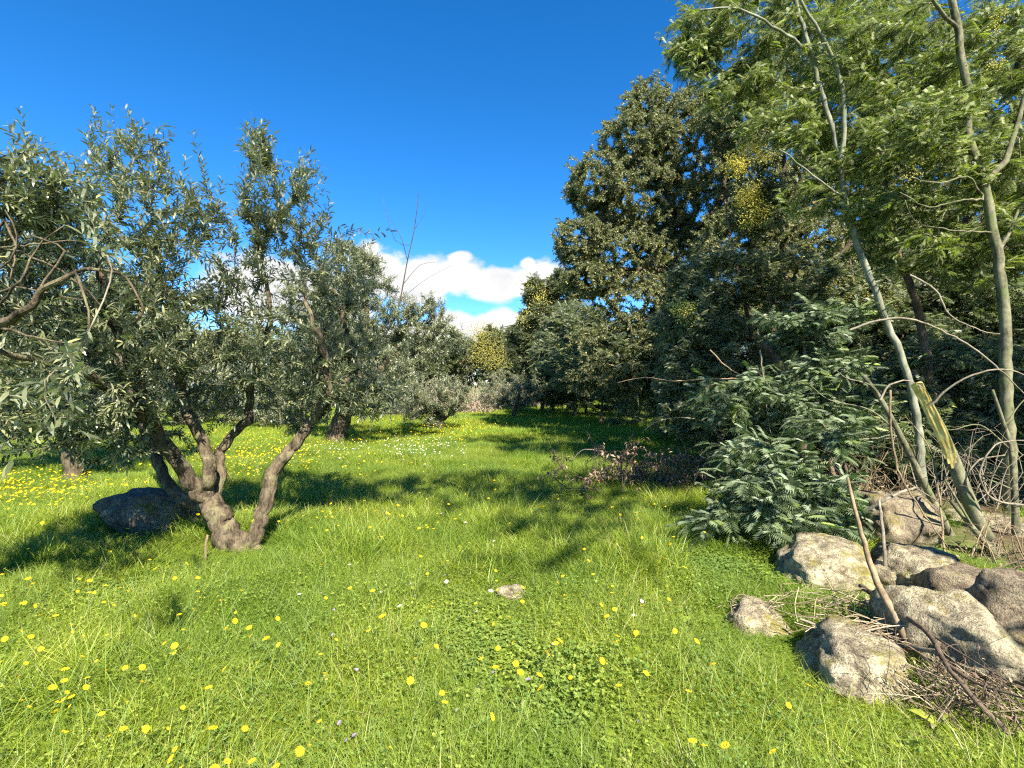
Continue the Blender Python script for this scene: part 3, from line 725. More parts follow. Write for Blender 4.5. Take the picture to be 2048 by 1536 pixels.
# ---- the forked olive in the left foreground
def main_olive():
    b = G(480, 1102); root = empty('olive_tree', b, 'forked olive tree with five leaning stems in the left foreground of the meadow', 'tree', 'olive trees in the meadow')
    sk = Skel(); Y = b[1]
    tr = sk.limb([b + (0.02, 0.05, -0.12), W(462, 1085, Y), W(440, 1035, Y + .05), W(408, 990, Y + .1)], 0.13, 0.095, 0.06, free=5)
    sk.limb([W(420, 1010, Y + .1), W(385, 962, Y - .05), W(345, 912, Y - .2), W(305, 850, Y - .35), W(287, 800, Y - .5), W(262, 720, Y - .6), W(215, 620, Y - .8), W(200, 520, Y - .9)], 0.070, 0.03, 0.07, tr[-3], free=0.5)
    sk.limb([W(405, 1012, Y + .2), W(350, 985, Y + .35), W(316, 925, Y + .5), W(292, 860, Y + .6), W(268, 800, Y + .7), W(230, 700, Y + .8), W(180, 600, Y + 1.0)], 0.065, 0.025, 0.07, tr[-3], free=0.5)
    sk.limb([W(412, 1000, Y + .1), W(418, 945, Y), W(405, 880, Y), W(375, 825, Y), W(360, 765, Y), W(356, 690, Y - .05), W(330, 580, Y - .1), W(290, 480, Y - .2)], 0.066, 0.02, 0.07, tr[-2], free=0.45)
    sk.limb([W(425, 1003, Y + .15), W(440, 950, Y + .25), W(442, 900, Y + .35), W(470, 862, Y + .4), W(497, 835, Y + .4), W(505, 760, Y + .4), W(540, 640, Y + .4), W(520, 500, Y + .4)], 0.056, 0.014, 0.07, tr[-2], free=0.45)
    rr = sk.limb([W(488, 1112, Y + .02), W(514, 1068, Y), W(534, 1000, Y + .05), W(545, 948, Y + .1), W(592, 888, Y + .2), W(628, 838, Y + .3), W(672, 795, Y + .4), W(700, 740, Y + .5), W(696, 680, Y + .6), W(668, 580, Y + .6)], 0.074, 0.018, 0.06, -1, free=0.55)
    sk.limb([W(628, 838, Y + .3), W(655, 780, Y + .1), W(650, 720, Y), W(625, 640, Y - .1), W(605, 560, Y)], 0.05, 0.008, 0.07, rr[int(len(rr) * .5)], free=0.3)
    sk.limb([W(300, 850, Y - .35), W(240, 790, Y - .8), W(150, 740, Y - 1.4), W(70, 720, Y - 1.9), W(-40, 690, Y - 2.2)], 0.045, 0.012, 0.08, sk.near(W(305, 850, Y - .35)), free=0.3)
    T = [clump(46, 270, 340, 4.3, 80, 80, .25), clump(100, 300, 430, 4.3, 150, 80, .5), clump(60, 525, 400, 4.9, 45, 105, .25), clump(40, 520, 310, 4.9, 22, 42, .12),
         clump(110, 390, 540, 4.5, 130, 90, .6), clump(70, 570, 470, 5.0, 80, 70, .35), clump(22, 600, 380, 4.9, 18, 60, .1),
         clump(70, 200, 530, 4.0, 120, 110, .6), clump(130, 200, 660, 3.9, 170, 110, .8), clump(110, 350, 660, 4.5, 130, 100, .7),
         clump(40, 545, 580, 4.9, 120, 70, .5), clump(110, 560, 700, 4.8, 110, 80, .6), clump(60, 450, 735, 4.9, 100, 50, .5),
         clump(110, 660, 760, 5.1, 95, 70, .5), clump(50, 740, 800, 5.2, 60, 40, .35), clump(18, 620, 838, 5.3, 50, 24, .3),
         clump(110, 170, 800, 3.9, 150, 70, .7), clump(45, 220, 880, 4.3, 80, 50, .4), clump(40, 100, 850, 3.6, 110, 50, .5),
         clump(18, 400, 850, 5.4, 80, 45, .3), clump(60, 690, 560, 5.3, 60, 80, .4), clump(70, 700, 660, 5.3, 80, 70, .4),
         clump(34, 60, 600, 3.4, 130, 120, .5), clump(34, 480, 800, 5.4, 100, 34, .4), clump(34, 300, 800, 5.0, 90, 45, .4), clump(24, 400, 790, 5.3, 60, 35, .3)]
    for x_, y_, n_ in ((185, 285, 4), (225, 300, 3), (268, 290, 4), (310, 310, 3), (395, 350, 3), (515, 315, 4), (600, 385, 4), (655, 470, 3), (735, 510, 2)):
        T.append(np.linspace(W(x_ + 12, y_ + 70, 4.5), W(x_, y_ - 38, 4.4), n_) + RS.normal(0, .015, (n_, 3)))
    ends = sk.grow(np.concatenate(T), 0.12, 0.22, 0.025, lift=0.15)
    sk.radii(0.002)
    build_wood(sk, root, M['olive_bark'], M['grey_twig'], 0.17, 12)
    P, D, A, B = sprig_leaves(sk, ends, 'olive', 0.06, 13, 2, 0.3)
    build_foliage(root, P, D, 0.066, OL, M['olive_leaf'], singles=220)
    # root flare and the knotted burl at the fork
    for k, (a, c, r) in enumerate([(W(470, 1090, Y), W(430, 1125, Y - .15), .05), (W(500, 1090, Y), W(535, 1120, Y - .1), .05), (W(480, 1095, Y), W(490, 1122, Y - .2), .055), (W(448, 1098, Y - .02), W(536, 1112, Y - .05), .085), (W(470, 1075, Y), W(520, 1085, Y), .06)]):
        RP = spline([a, (a + c) / 2 + (0, 0, .01), c - (0, 0, .05)], 0.03); V, F = tube(RP, np.linspace(r * 1.2, r * .5, len(RP)), 10, 0.3, k); mesh_obj('root_flare', V - b, F, M['olive_bark'], root, smooth=True)
    return root
main_olive()

# ---- olive whose crown fills the left edge, with bare arching branches
def left_olive():
    b = G(-330, 1010); Y = b[1]; b = np.array((-3.9, 3.0, gh(-3.9, 3.0)))
    root = empty('olive_tree', b, 'olive at the left edge with bare pale branches arching into the view', 'tree', 'olive trees in the meadow'); sk = Skel()
    tr = sk.limb([b - (0, 0, .1), b + (0.1, 0, .6), b + (0.35, 0.05, 1.2)], 0.16, 0.1, 0.1, free=5)
    l1 = sk.limb([b + (0.35, 0.05, 1.2), W(-80, 700, 2.7), W(0, 655, 2.5), W(60, 610, 2.4), W(150, 540, 2.35), W(200, 540, 2.3)], 0.06, 0.008, 0.08, tr[-1], free=0.2)
    l2 = sk.limb([b + (0.35, 0.05, 1.2), W(-140, 520, 3.0), W(-40, 400, 3.0), W(40, 320, 3.0)], 0.07, 0.015, 0.1, tr[-1], free=0.2)
    sk.limb([b + (0.35, 0.05, 1.2), W(-150, 600, 3.4), W(20, 480, 3.4), W(110, 380, 3.3)], 0.06, 0.012, 0.1, tr[-1], free=0.2)
    # drooping bare rods
    for pts in ([W(150, 540, 2.35), W(168, 590, 2.3), W(178, 650, 2.3), W(160, 705, 2.3)], [W(60, 610, 2.4), W(90, 560, 2.5), W(130, 500, 2.5), W(60, 470, 2.5)],
                [W(200, 540, 2.3), W(250, 555, 2.4), W(285, 620, 2.4), W(262, 648, 2.4)], [W(0, 655, 2.5), W(80, 675, 2.3), W(160, 690, 2.3)],
                [W(-40, 560, 2.7), W(20, 520, 2.6), W(35, 470, 2.6), W(10, 420, 2.6)], [W(-60, 500, 2.8), W(60, 490, 2.6), W(140, 480, 2.6), W(190, 490, 2.5)],
                [W(-30, 640, 2.5), W(40, 560, 2.4), W(70, 500, 2.5), W(130, 450, 2.5)], [W(-40, 600, 2.6), W(30, 575, 2.5), W(110, 590, 2.4), W(165, 600, 2.4)],
                [W(-60, 540, 2.6), W(0, 500, 2.7), W(80, 520, 2.6), W(150, 560, 2.5), W(200, 610, 2.5)], [W(10, 440, 2.8), W(30, 500, 2.7), W(20, 560, 2.6)]):
        sk.limb(pts, 0.0075, 0.003, 0.06, sk.near(pts[0]), free=2.0, wob=0.006)
    T = [clump(90, 20, 350, 3.0, 110, 85, .4), clump(60, 110, 400, 3.1, 60, 60, .3), clump(110, 20, 470, 3.3, 150, 80, .4), clump(60, -120, 420, 2.9, 150, 150, .5),
         clump(60, 40, 780, 2.9, 110, 80, .4), clump(70, -150, 700, 3.0, 150, 120, .6), clump(60, 60, 620, 3.6, 120, 80, .3)]
    ends = sk.grow(np.concatenate(T), 0.12, 0.2, 0.02, lift=0.1); 
    # a near spray with large looking leaves
    T2 = [W(150, 735, 1.75), W(120, 790, 1.7), W(135, 710, 1.8), W(90, 760, 1.8), W(150, 820, 1.75), W(170, 420, 2.2), W(190, 500, 2.1), W(215, 510, 2.1), W(130, 775, 1.7), W(110, 835, 1.8)]
    ends += sk.grow(np.array(T2), 0.1, 0.2, 0.015)
    sk.radii(0.002); build_wood(sk, root, M['olive_bark'], M['grey_twig'], 0.2, 12)
    P, D, A, B = sprig_leaves(sk, ends, 'olive', 0.06, 10, 2, 0.4)
    build_foliage(root, P, D, 0.060, OL, M['olive_leaf'], singles=160)
left_olive()

def generic_tree(name, label, group, base, limbs, clumps, leaf, size, lm, bark='oak_bark', twig='brown_twig', per=8, spread=2, step=0.2, gnarl=0.12, tip=0.004, kL=0.22, rr=None, blossom=None, up=0.3, roll=None, cat='tree', sides=10, singles=0, wob=.04, lift=.2, trunk_name='trunk', single_name='leaf', free=0.4):
    root = empty(name, base, label, cat, group); sk = Skel()
    for k, (pts, r0, r1) in enumerate(limbs):
        sk.limb(pts, r0, r1, 0.15 if size > 0.05 else 0.1, -1 if k == 0 else sk.near(pts[0]), free=free if k == 0 else 0.15)
    ends = sk.grow(np.concatenate(clumps), step, kL, wob, lift=lift); sk.radii(tip)
    build_wood(sk, root, M[bark], M[twig], gnarl, sides, trunk_name)
    P, D, A, B = sprig_leaves(sk, ends, '', size, per, spread, up)
    build_foliage(root, P, D, size, leaf, M[lm], roll=roll, singles=singles, single_name=single_name)
    if blossom: balls(root, np.array(blossom[0]), *blossom[1:])
    return root

# ---- olives further back
b = G(672, 892)
generic_tree('olive_tree', 'leaning olive with a bare twig above its crown, behind the forked olive', 'olive trees in the meadow', b,
    [([b - (0, 0, .1), W(680, 850, b[1]), W(702, 800, b[1]), W(720, 750, b[1]), W(730, 640, b[1]), W(720, 540, b[1])], .26, .06), ([W(702, 800, b[1]), W(760, 740, b[1]), W(800, 680, b[1])], .12, .04),
     ([W(690, 830, b[1]), W(640, 760, b[1]), W(610, 680, b[1])], .10, .03)],
    [clump(120, 700, 540, b[1], 65, 60, .9), clump(110, 730, 620, b[1], 95, 80, 1.2), clump(100, 620, 600, b[1], 60, 60, 1), clump(150, 760, 700, b[1] - .5, 110, 80, 1.2), clump(70, 850, 640, b[1], 50, 45, .7),
     clump(60, 880, 690, b[1], 60, 40, .8), clump(100, 640, 700, b[1], 80, 70, 1.0), clump(80, 720, 790, b[1] - .5, 70, 35, .8)],
    OLC, 0.16, 'olive_leaf', 'olive_bark', 'grey_twig', 5, 3, .22, .2, .004)
# bare shoots standing above that crown
def bare_shoots():
    b2 = W(795, 620, 12.3); root = empty('dead_branch', b2, 'thin leafless forked shoot rising against the clouds over the leaning olive', 'branch')
    V0 = []
    for pts, r in (([b2 - (0.3, 0, .6), b2, W(815, 520, 12.3), W(828, 460, 12.3), W(838, 385, 12.2)], .022), ([W(815, 520, 12.3), W(800, 470, 12.2), W(770, 420, 12.2)], .010),
                   ([W(822, 490, 12.3), W(790, 480, 12.4), W(765, 395, 12.4)], .007), ([W(828, 460, 12.3), W(850, 425, 12.3), W(852, 400, 12.3)], .006), ([W(805, 570, 12.3), W(840, 530, 12.3), W(870, 525, 12.3)], .008),
                   ([W(800, 600, 12.3), W(850, 560, 12.2), W(905, 530, 12.2)], .006)):
        P = spline(pts, .15); V, F = tube(P, np.linspace(r, r * .3, len(P)), 5); V0.append((V, F, 0))
    V, F, _ = merge(V0); mesh_obj('stem', V - b2, F, M['oak_bark'], root, smooth=True)
bare_shoots()
small = [(878, 862, (790, 945, 740, 850), 16.0, 'small round olive bush just right of the leaning olive, suckers at its foot'),
         (1026, 838, (955, 1095, 735, 825), 22.0, 'small olive with a short forked trunk at the middle of the meadow end')]
for k, (bx, by, (x0, x1, y0, y1), Yb, lab) in enumerate(small):
    b = G(bx, by); cx = (x0 + x1) / 2; cyp = (y0 + y1) / 2; hx = (x1 - x0) / 2; hy = (y1 - y0) / 2
    generic_tree('olive_tree', lab, 'olive trees in the meadow', b,
        [([b - (0, 0, .1), W(bx + 4, by - 18, b[1]), W(bx + 12, by - 45, b[1]), W(bx + 15, by - 80, b[1])], .10, .03), ([W(bx + 4, by - 18, b[1]), W(bx - 25, by - 50, b[1]), W(bx - 40, by - 85, b[1])], .07, .02),
         ([W(bx + 4, by - 20, b[1]), W(bx + 35, by - 45, b[1]), W(bx + 50, by - 70, b[1])], .06, .02)],
        [clump(90, cx, cyp - 6, b[1], hx, hy * .85, 1.1), clump(70, cx - hx * .5, cyp + hy * .2, b[1], hx * .5, hy * .7, .8), clump(60, cx + hx * .5, cyp, b[1], hx * .5, hy * .8, .8)] + ([clump(60, 868, 835, b[1], 16, 28, .4)] if k == 0 else []),
        OLC, 0.17, 'olive_leaf', 'olive_bark', 'grey_twig', 3, 3, .2, .15, .0045)
ol_small = [o for o in C.objects if o.name.startswith('olive_tree') and 'suckers' in o.get('label', '')][0]
def copy_small(o, loc, rz, sc, label, group):
    r = o.copy(); C.objects.link(r); r.location = loc; r.rotation_euler = (0, 0, rz); r.scale = (sc[0], sc[0], sc[1]); r['label'] = label; r['group'] = group
    for ch in o.children:
        c = ch.copy(); C.objects.link(c); c.parent = r
for k, (px, Y, s1, s2, lab) in enumerate([(590, 18.5, 1.25, 1.35, 'low olive seen just right of the forked olive fork, behind the flower band'), (480, 19.5, 1.4, 1.5, 'low olive straight behind the forked olive fork'), (365, 18.0, 1.35, 1.5, 'low olive behind the forked olive left stems'),
                                          (245, 17.0, 1.4, 1.6, 'low olive right of the slim trunked olive'), (60, 16.0, 1.4, 1.6, 'low olive between the slim trunk and the leaning grey trunk'), (770, 24, 1.4, 1.5, 'low olive between the leaning olive and the small round bush')]):
    x = (px - 1024) / 1024 * Y; copy_small(ol_small, (x, Y, gh(x, Y) - .25), 1 + k * 1.7, (s1, s2), lab, 'olive trees in the meadow')
b = G(146, 962)
generic_tree('olive_tree', 'slim trunked olive behind the left edge, its trunk foot in sunlit flowers', 'olive trees in the meadow', b,
    [([b - (0, 0, .1), W(143, 900, b[1]), W(130, 800, b[1]), W(120, 700, b[1]), W(100, 560, b[1])], .13, .05), ([W(130, 800, b[1]), W(190, 720, b[1]), W(230, 640, b[1])], .07, .03)],
    [clump(190, 110, 700, b[1], 150, 90, 1.2), clump(160, 60, 560, b[1], 160, 90, 1.2), clump(120, 240, 640, b[1], 120, 90, 1.), clump(100, 30, 820, b[1] + .4, 100, 60, .8), clump(90, 190, 820, b[1], 90, 60, .8)],
    OLC, 0.15, 'olive_leaf', 'olive_bark', 'grey_twig', 5, 3, .2, .15, .004)
b = G(42, 892)
generic_tree('olive_tree', 'leaning grey trunk with a low side twig at the far left', 'olive trees in the meadow', b,
    [([b - (0, 0, .1), W(25, 840, b[1]), W(0, 780, b[1]), W(-40, 690, b[1]), W(-70, 600, b[1])], .12, .06), ([W(20, 850, b[1]), W(0, 880, b[1])], .03, .01)],
    [clump(150, -40, 650, b[1], 180, 90, 1.5), clump(120, 60, 740, b[1] + .5, 120, 60, 1.2), clump(80, 150, 640, b[1] + 1, 120, 80, 1.)],
    OLS, 0.10, 'olive_leaf', 'olive_bark', 'grey_twig', 10, 2, .25, .15, .005)

# ---- tall evergreen oaks on the right
Y = 14.0; b = np.array((5.4, Y, gh(5.4, Y)))
generic_tree('oak_tree', 'tallest dull green oak whose crown stands highest against the open sky', 'evergreen oaks on the right', b,
    [([b - (0, 0, .1), b + (0, 0, 1.8), W(1395, 560, Y), W(1380, 480, Y), W(1340, 400, Y), W(1310, 300, Y), W(1300, 230, Y)], .26, .05),
     ([W(1395, 560, Y), W(1330, 520, Y), W(1260, 470, Y - .3), W(1190, 430, Y - .3)], .12, .03), ([W(1380, 480, Y), W(1440, 400, Y), W(1450, 300, Y + .3), W(1400, 240, Y)], .13, .03),
     ([W(1390, 540, Y), W(1300, 540, Y - .5), W(1200, 530, Y - .6), W(1150, 500, Y - .6)], .09, .02), ([W(1395, 560, Y), W(1330, 620, Y - .8), W(1260, 650, Y - 1)], .07, .02)],
    [clump(105, 1290, 205, Y, 45, 42, .8), clump(90, 1370, 220, Y, 45, 40, .9), clump(225, 1270, 280, Y, 75, 60, 1.3), clump(255, 1370, 300, Y, 100, 90, 1.6), clump(195, 1190, 370, Y - .2, 60, 60, 1.1),
     clump(285, 1290, 400, Y, 110, 80, 1.7), clump(165, 1160, 485, Y - .2, 55, 50, 1.), clump(225, 1250, 510, Y - .3, 110, 50, 1.4), clump(225, 1420, 420, Y, 90, 100, 1.6), clump(180, 1190, 560, Y - .5, 70, 40, 1.),
     clump(195, 1300, 610, Y - .8, 110, 60, 1.2), clump(225, 1260, 700, Y - 1, 120, 70, 1.0), clump(135, 1390, 600, Y - .8, 70, 80, 1.), clump(120, 1220, 760, Y - 1, 90, 35, .8), clump(160, 1310, 330, Y, 60, 60, .6, .02), clump(160, 1330, 470, Y, 90, 70, .7, .02), clump(120, 1220, 440, Y, 70, 60, .5, .02)],
    OAKC, 0.135, 'oak_leaf', 'oak_bark', 'brown_twig', 7, 3, .3, .15, .005, up=.15)
Y = 12.0; b = np.array((6.9, Y, gh(6.9, Y)))
generic_tree('oak_tree', 'broad dark oak standing behind the wattle trunks at the right', 'evergreen oaks on the right', b,
    [([b - (0, 0, .1), W(1600, 760, Y), W(1590, 650, Y), W(1560, 560, Y), W(1570, 420, Y), W(1560, 250, Y)], .22, .05), ([W(1560, 560, Y), W(1500, 470, Y), W(1450, 380, Y), W(1440, 250, Y)], .12, .03),
     ([W(1590, 640, Y), W(1680, 520, Y), W(1740, 400, Y), W(1760, 250, Y)], .13, .03), ([W(1570, 480, Y), W(1640, 400, Y), W(1650, 280, Y)], .09, .02)],
    [clump(225, 1470, 230, Y, 70, 70, 1.2), clump(240, 1530, 350, Y, 110, 90, 1.5), clump(165, 1600, 180, Y + .3, 90, 80, 1.3), clump(195, 1700, 330, Y + .4, 110, 90, 1.4), clump(150, 1790, 130, Y + 1, 90, 80, 1.3),
     clump(180, 1480, 480, Y - .3, 90, 70, 1.2), clump(180, 1620, 500, Y, 110, 70, 1.3), clump(195, 1560, 620, Y, 120, 80, 1.3), clump(165, 1760, 480, Y + .4, 90, 80, 1.2), clump(150, 1420, 640, Y - .5, 80, 80, 1.0),
     clump(150, 1640, 60, Y + .6, 120, 70, 1.2)],
    OAKC, 0.135, 'oak_leaf', 'oak_bark', 'brown_twig', 7, 3, .3, .15, .005, up=.15)
Y = 13.5; b = np.array((12.3, Y, gh(12.3, Y)))
generic_tree('oak_tree', 'dark oak crown closing the view behind the thick right hand trunk', 'evergreen oaks on the right', b,
    [([b - (0, 0, .1), b + (0, 0, 2.0), W(1940, 500, Y), W(1930, 300, Y)], .24, .06), ([W(1940, 500, Y), W(1860, 380, Y), W(1850, 250, Y)], .12, .04), ([W(1940, 500, Y), W(2030, 400, Y), W(2060, 200, Y)], .12, .04)],
    [clump(225, 1880, 300, Y, 110, 110, 1.4), clump(225, 2020, 250, Y, 110, 130, 1.5), clump(195, 1960, 120, Y, 130, 80, 1.4), clump(240, 1980, 460, Y, 150, 100, 1.4), clump(195, 1850, 560, Y, 120, 80, 1.3), clump(195, 2060, 620, Y, 120, 90, 1.2)],
    OAKC, 0.155, 'oak_leaf', 'oak_bark', 'brown_twig', 7, 3, .35, .1, .006, up=.15)

# ---- wattles (feathery leaved trees) in the right foreground
def wattle(label, base, limbs, clumps, lm='wattle_leaf', bark='wattle_bark', size=0.13, per=6, spread=2, tmpl=FR, singles=0, blossom=None, group='feathery wattle trees on the right', tip=.0025, up=0.0, name='wattle_tree', step=.16, free=.4, roll=.45, kL=.2, rods=(), lift=.2, cat='tree'):
    root = empty(name, base, label, cat, group); sk = Skel()
    for k, (pts, r0, r1) in enumerate(limbs): sk.limb(pts, r0, r1, 0.1, -1 if k == 0 else sk.near(pts[0]), free=free if k == 0 else .1, wob=.012)
    for pts, r in rods: sk.limb(pts, r, r * .35, .07, sk.near(pts[0]) if len(sk.P) else -1, free=2, wob=.012)
    ends = sk.grow(np.concatenate(clumps), step, kL, .02, lift=lift) if clumps else []
    sk.radii(tip); build_wood(sk, root, M[bark], M['grey_twig'] if lm == 'wattle_leaf' else M['brown_twig'], .06, 12)
    if ends:
        P, D, A, B = sprig_leaves(sk, ends, '', size, per, spread, up)
        D = D * np.array((1, 1, .55)) + np.array((0, 0, -.12))
        build_foliage(root, P, D, size, tmpl, M[lm], singles=singles, single_name='frond', roll=roll)
    if blossom: balls(root, np.array(blossom[0]), *blossom[1:])
    return root
Y = 5.9; b = np.array(W(1850, 1033, Y)); b[2] = gh(b[0], b[1])
wattle('tall pale trunked wattle forking high up, its plume reaching furthest left over the sky', b,
    [([b - (0, 0, .1), W(1835, 850, Y), W(1808, 730, Y), W(1775, 650, Y), W(1742, 560, Y), W(1712, 480, Y), W(1690, 400, Y), W(1680, 320, Y), W(1648, 200, Y), W(1625, 120, Y), W(1590, 0, Y), W(1560, -120, Y)], .048, .019),
     ([W(1680, 340, Y), W(1688, 240, Y - .1), W(1672, 130, Y - .1), W(1600, 0, Y - .3), W(1540, -100, Y - .4)], .03, .012),
     ([W(1625, 110, Y), W(1560, 60, Y - .2), W(1480, 20, Y - .3), W(1400, 20, Y - .3)], .022, .008), ([W(1690, 400, Y), W(1640, 360, Y - .3), W(1560, 300, Y - .4)], .015, .006)],
    [clump(37, 1405, 50, 6.0, 65, 60, .4), clump(30, 1390, 110, 6.0, 45, 50, .25), clump(55, 1490, 60, 6.1, 90, 80, .5), clump(60, 1600, 120, 6.2, 110, 100, .6), clump(35, 1480, 170, 6.1, 80, 40, .4),
     clump(30, 1560, 260, 6.0, 80, 50, .4), clump(30, 1660, 250, 6.2, 90, 60, .5), clump(22, 1640, 380, 6.1, 70, 50, .4), clump(70, 1560, -60, 6.3, 200, 90, .6), clump(80, 1430, -170, 6.3, 170, 80, .8), clump(60, 1600, -230, 6.3, 200, 80, .8), clump(15, 1760, 480, 6.3, 60, 50, .3)],  # clumps above the top of the view are added to deepen the meadow shade
    bark='pale_bark', singles=80, size=.11, per=7)
Y = 5.4; b = np.array(W(2020, 1062, Y)); b[2] = gh(b[0], b[1])
wattle('thickest wattle trunk near the right edge, forking below its leafy crown', b,
    [([b - (0, 0, .1), W(2018, 900, Y), W(2012, 760, Y), W(2008, 620, Y), W(1990, 480, Y), W(1968, 370, Y), W(1940, 280, Y), W(1932, 180, Y), W(1920, 90, Y), W(1905, 0, Y), W(1890, -120, Y)], .066, .029),
     ([W(1968, 370, Y), W(2010, 320, Y), W(2035, 240, Y), W(2070, 120, Y)], .035, .015), ([W(1920, 60, Y), W(1880, 20, Y - .1), W(1830, -40, Y - .2)], .025, .01),
     ([W(2000, 500, Y), W(2040, 420, Y), W(2080, 350, Y)], .02, .008)],
    [clump(55, 1780, 110, 5.8, 110, 90, .5), clump(50, 1850, 230, 5.7, 100, 70, .5), clump(60, 1970, 120, 5.8, 110, 110, .5), clump(55, 1760, 300, 5.8, 100, 60, .5), clump(45, 1900, 340, 5.7, 110, 60, .5),
     clump(35, 2020, 330, 5.8, 70, 90, .4), clump(45, 1800, 420, 5.8, 110, 45, .4), clump(20, 1960, 440, 5.8, 70, 40, .4), clump(45, 1850, -50, 5.9, 200, 80, .6), clump(25, 2060, 200, 5.9, 60, 120, .4), clump(34, 1830, 500, 5.9, 90, 40, .4), clump(30, 1960, 530, 5.9, 80, 60, .4), clump(20, 2040, 470, 5.6, 50, 80, .4), clump(20, 1880, 250, 5.0, 60, 60, .3)],
    singles=80, size=.11, per=7, rods=[([W(1965, 390, Y), W(1935, 355, Y - .2), W(1880, 365, Y - .3), W(1820, 355, Y - .4)], .012), ([W(1965, 400, Y), W(1920, 400, Y - .2), W(1860, 415, Y - .3), W(1800, 385, Y - .4)], .012), ([W(1985, 465, Y), W(1900, 460, Y - .3), W(1830, 440, Y - .4), W(1810, 400, Y - .4)], .01)],
    blossom=([W(1830, 340, 5.1), W(1815, 352, 5.1), W(2005, 25, 5.2), W(1990, 60, 5.2), W(1990, 130, 5.1)], 260, .05, .007, M['blossom']))
Y = 7.2; b = np.array(W(1870, 980, Y)); b[2] = gh(b[0], b[1])
wattle('slender dark wattle trunk standing between the pale trunk and the thick one', b,
    [([b - (0, 0, .1), W(1860, 760, Y), W(1830, 600, Y), W(1800, 520, Y), W(1775, 420, Y), W(1765, 320, Y), W(1740, 200, Y), W(1715, 80, Y), W(1700, -40, Y)], .065, .025)],
    [clump(60, 1720, 90, Y, 130, 90, .7), clump(55, 1830, 200, Y, 130, 90, .7), clump(45, 1700, 230, Y, 90, 70, .6), clump(30, 1750, 0, Y, 160, 60, .6)], bark='dark_bark', size=.14, per=5, tmpl=FRS)

b = np.array((4.7, 0.7, gh(4.7, 0.7)))  # unseen tree, added and shaped to throw shade patches on the meadow
wattle('unseen wattle added outside the right edge, its boughs placed to shade the middle meadow', b,
    [([b - (0, 0, .1), b + (-.1, .1, 2), b + (-.6, .5, 4), (3.4, 1.6, 5.0), (2.0, 2.0, 5.3), (0.3, 2.0, 5.3)], .09, .02), ([b + (-.1, .1, 2), b + (-.5, -.8, 3), b + (-.8, -1.2, 3.4)], .04, .015), ([b + (-.6, .5, 4), (3.2, .4, 5.0)], .03, .01)],
    [np.array(c) + RS.normal(0, 1, (n, 3)) * sd for n, c, sd in [(80, (0.1, 2.1, 5.3), (.7, .5, .12)), (90, (1.5, 2.2, 5.4), (.6, .6, .15)), (110, (2.6, 1.5, 5.2), (.5, .8, .2)), (60, (3.5, 2.7, 5.2), (.5, .5, .2)), (16, (2.5, 0, 5.0), (.4, .4, .15)), (18, (3.9, -.95, 3.2), (.35, .25, .15))]], size=.12, per=7, tmpl=FRS)
# torn stump with split yellow face
def torn_stump():
    Yb = 4.45; b = np.array(W(1992, 1140, Yb)); b[2] = gh(b[0], b[1])
    root = empty('broken_stump', b, 'snapped wattle stem with a long torn yellow face, leaning left over the boulders', 'stump')
    P = spline([b - (0, 0, .15), W(1985, 1100, Yb), W(1955, 1040, Yb), W(1925, 970, Yb), W(1900, 905, Yb), W(1870, 840, Yb), W(1832, 768, Yb)], .04)
    n = len(P); r = np.interp(np.linspace(0, 1, n), (0, .2, 1), (.075, .055, .044))
    V, F = tube(P, r, 18, .10, 2.0, cap=False)
    s = 18; t = np.arange(n) / (n - 1); VV = V.reshape(n, s, 3)
    # cut away the left upper side along a slanting plane
    nrm = np.array((-0.75, -0.62, -0.1)); nrm /= np.linalg.norm(nrm); cut = np.zeros((n, s), bool)
    for i in range(n):
        q = np.interp(t[i], (0, .42, .62, 1), (.3, .12, .012, -.012))
        d = (VV[i] - P[i]) @ nrm; over = np.maximum(d - q, 0); cut[i] = over > 1e-4
        VV[i] -= over[:, None] * nrm
        VV[i] += cut[i][:, None] * nrm * (0.004 * np.array([noise.noise(Vector((j * .9, i * .4, 0))) for j in range(s)]))[:, None]
    V = VV.reshape(-1, 3); q4 = F[0][1]; mi = (cut.reshape(-1)[q4].all(1)).astype(int)
    V = np.vstack((V, P[-1] + (0, 0, .015))); top = (n - 1) * s; jj = np.arange(s)
    tf = np.stack((top + jj, top + (jj + 1) % s, np.full(s, len(V) - 1)), -1)
    # bark and torn wood as separate parts
    use = np.unique(q4[mi == 0].ravel()); mp_ = np.zeros(len(V), int); mp_[use] = np.arange(len(use))
    mesh_obj('trunk', (V - b)[use], [(4, mp_[q4[mi == 0]])], M['wattle_bark'], root, smooth=True)
    use = np.unique(np.concatenate((q4[mi == 1].ravel(), tf.ravel()))); mp_ = np.zeros(len(V), int); mp_[use] = np.arange(len(use))
    mesh_obj('torn_face', (V - b)[use], [(4, mp_[q4[mi == 1]]), (3, mp_[tf])], M['cut_wood'], root, smooth=False)
    for k, (a, c, r0) in enumerate([(W(1900, 1000, Yb), W(2000, 1120, Yb - .1), .03), (W(1890, 960, Yb - .1), W(1990, 1130, Yb), .014), (W(1960, 1040, Yb), W(2030, 1150, Yb), .012)]):
        P = spline([a, (a + c) / 2 + (.02, 0, -.03), c], .05); V, F = tube(P, np.linspace(r0 * .5, r0, len(P)), 8); mesh_obj('side_stem', V - b, F, M['wattle_bark'], root, smooth=True)
torn_stump()
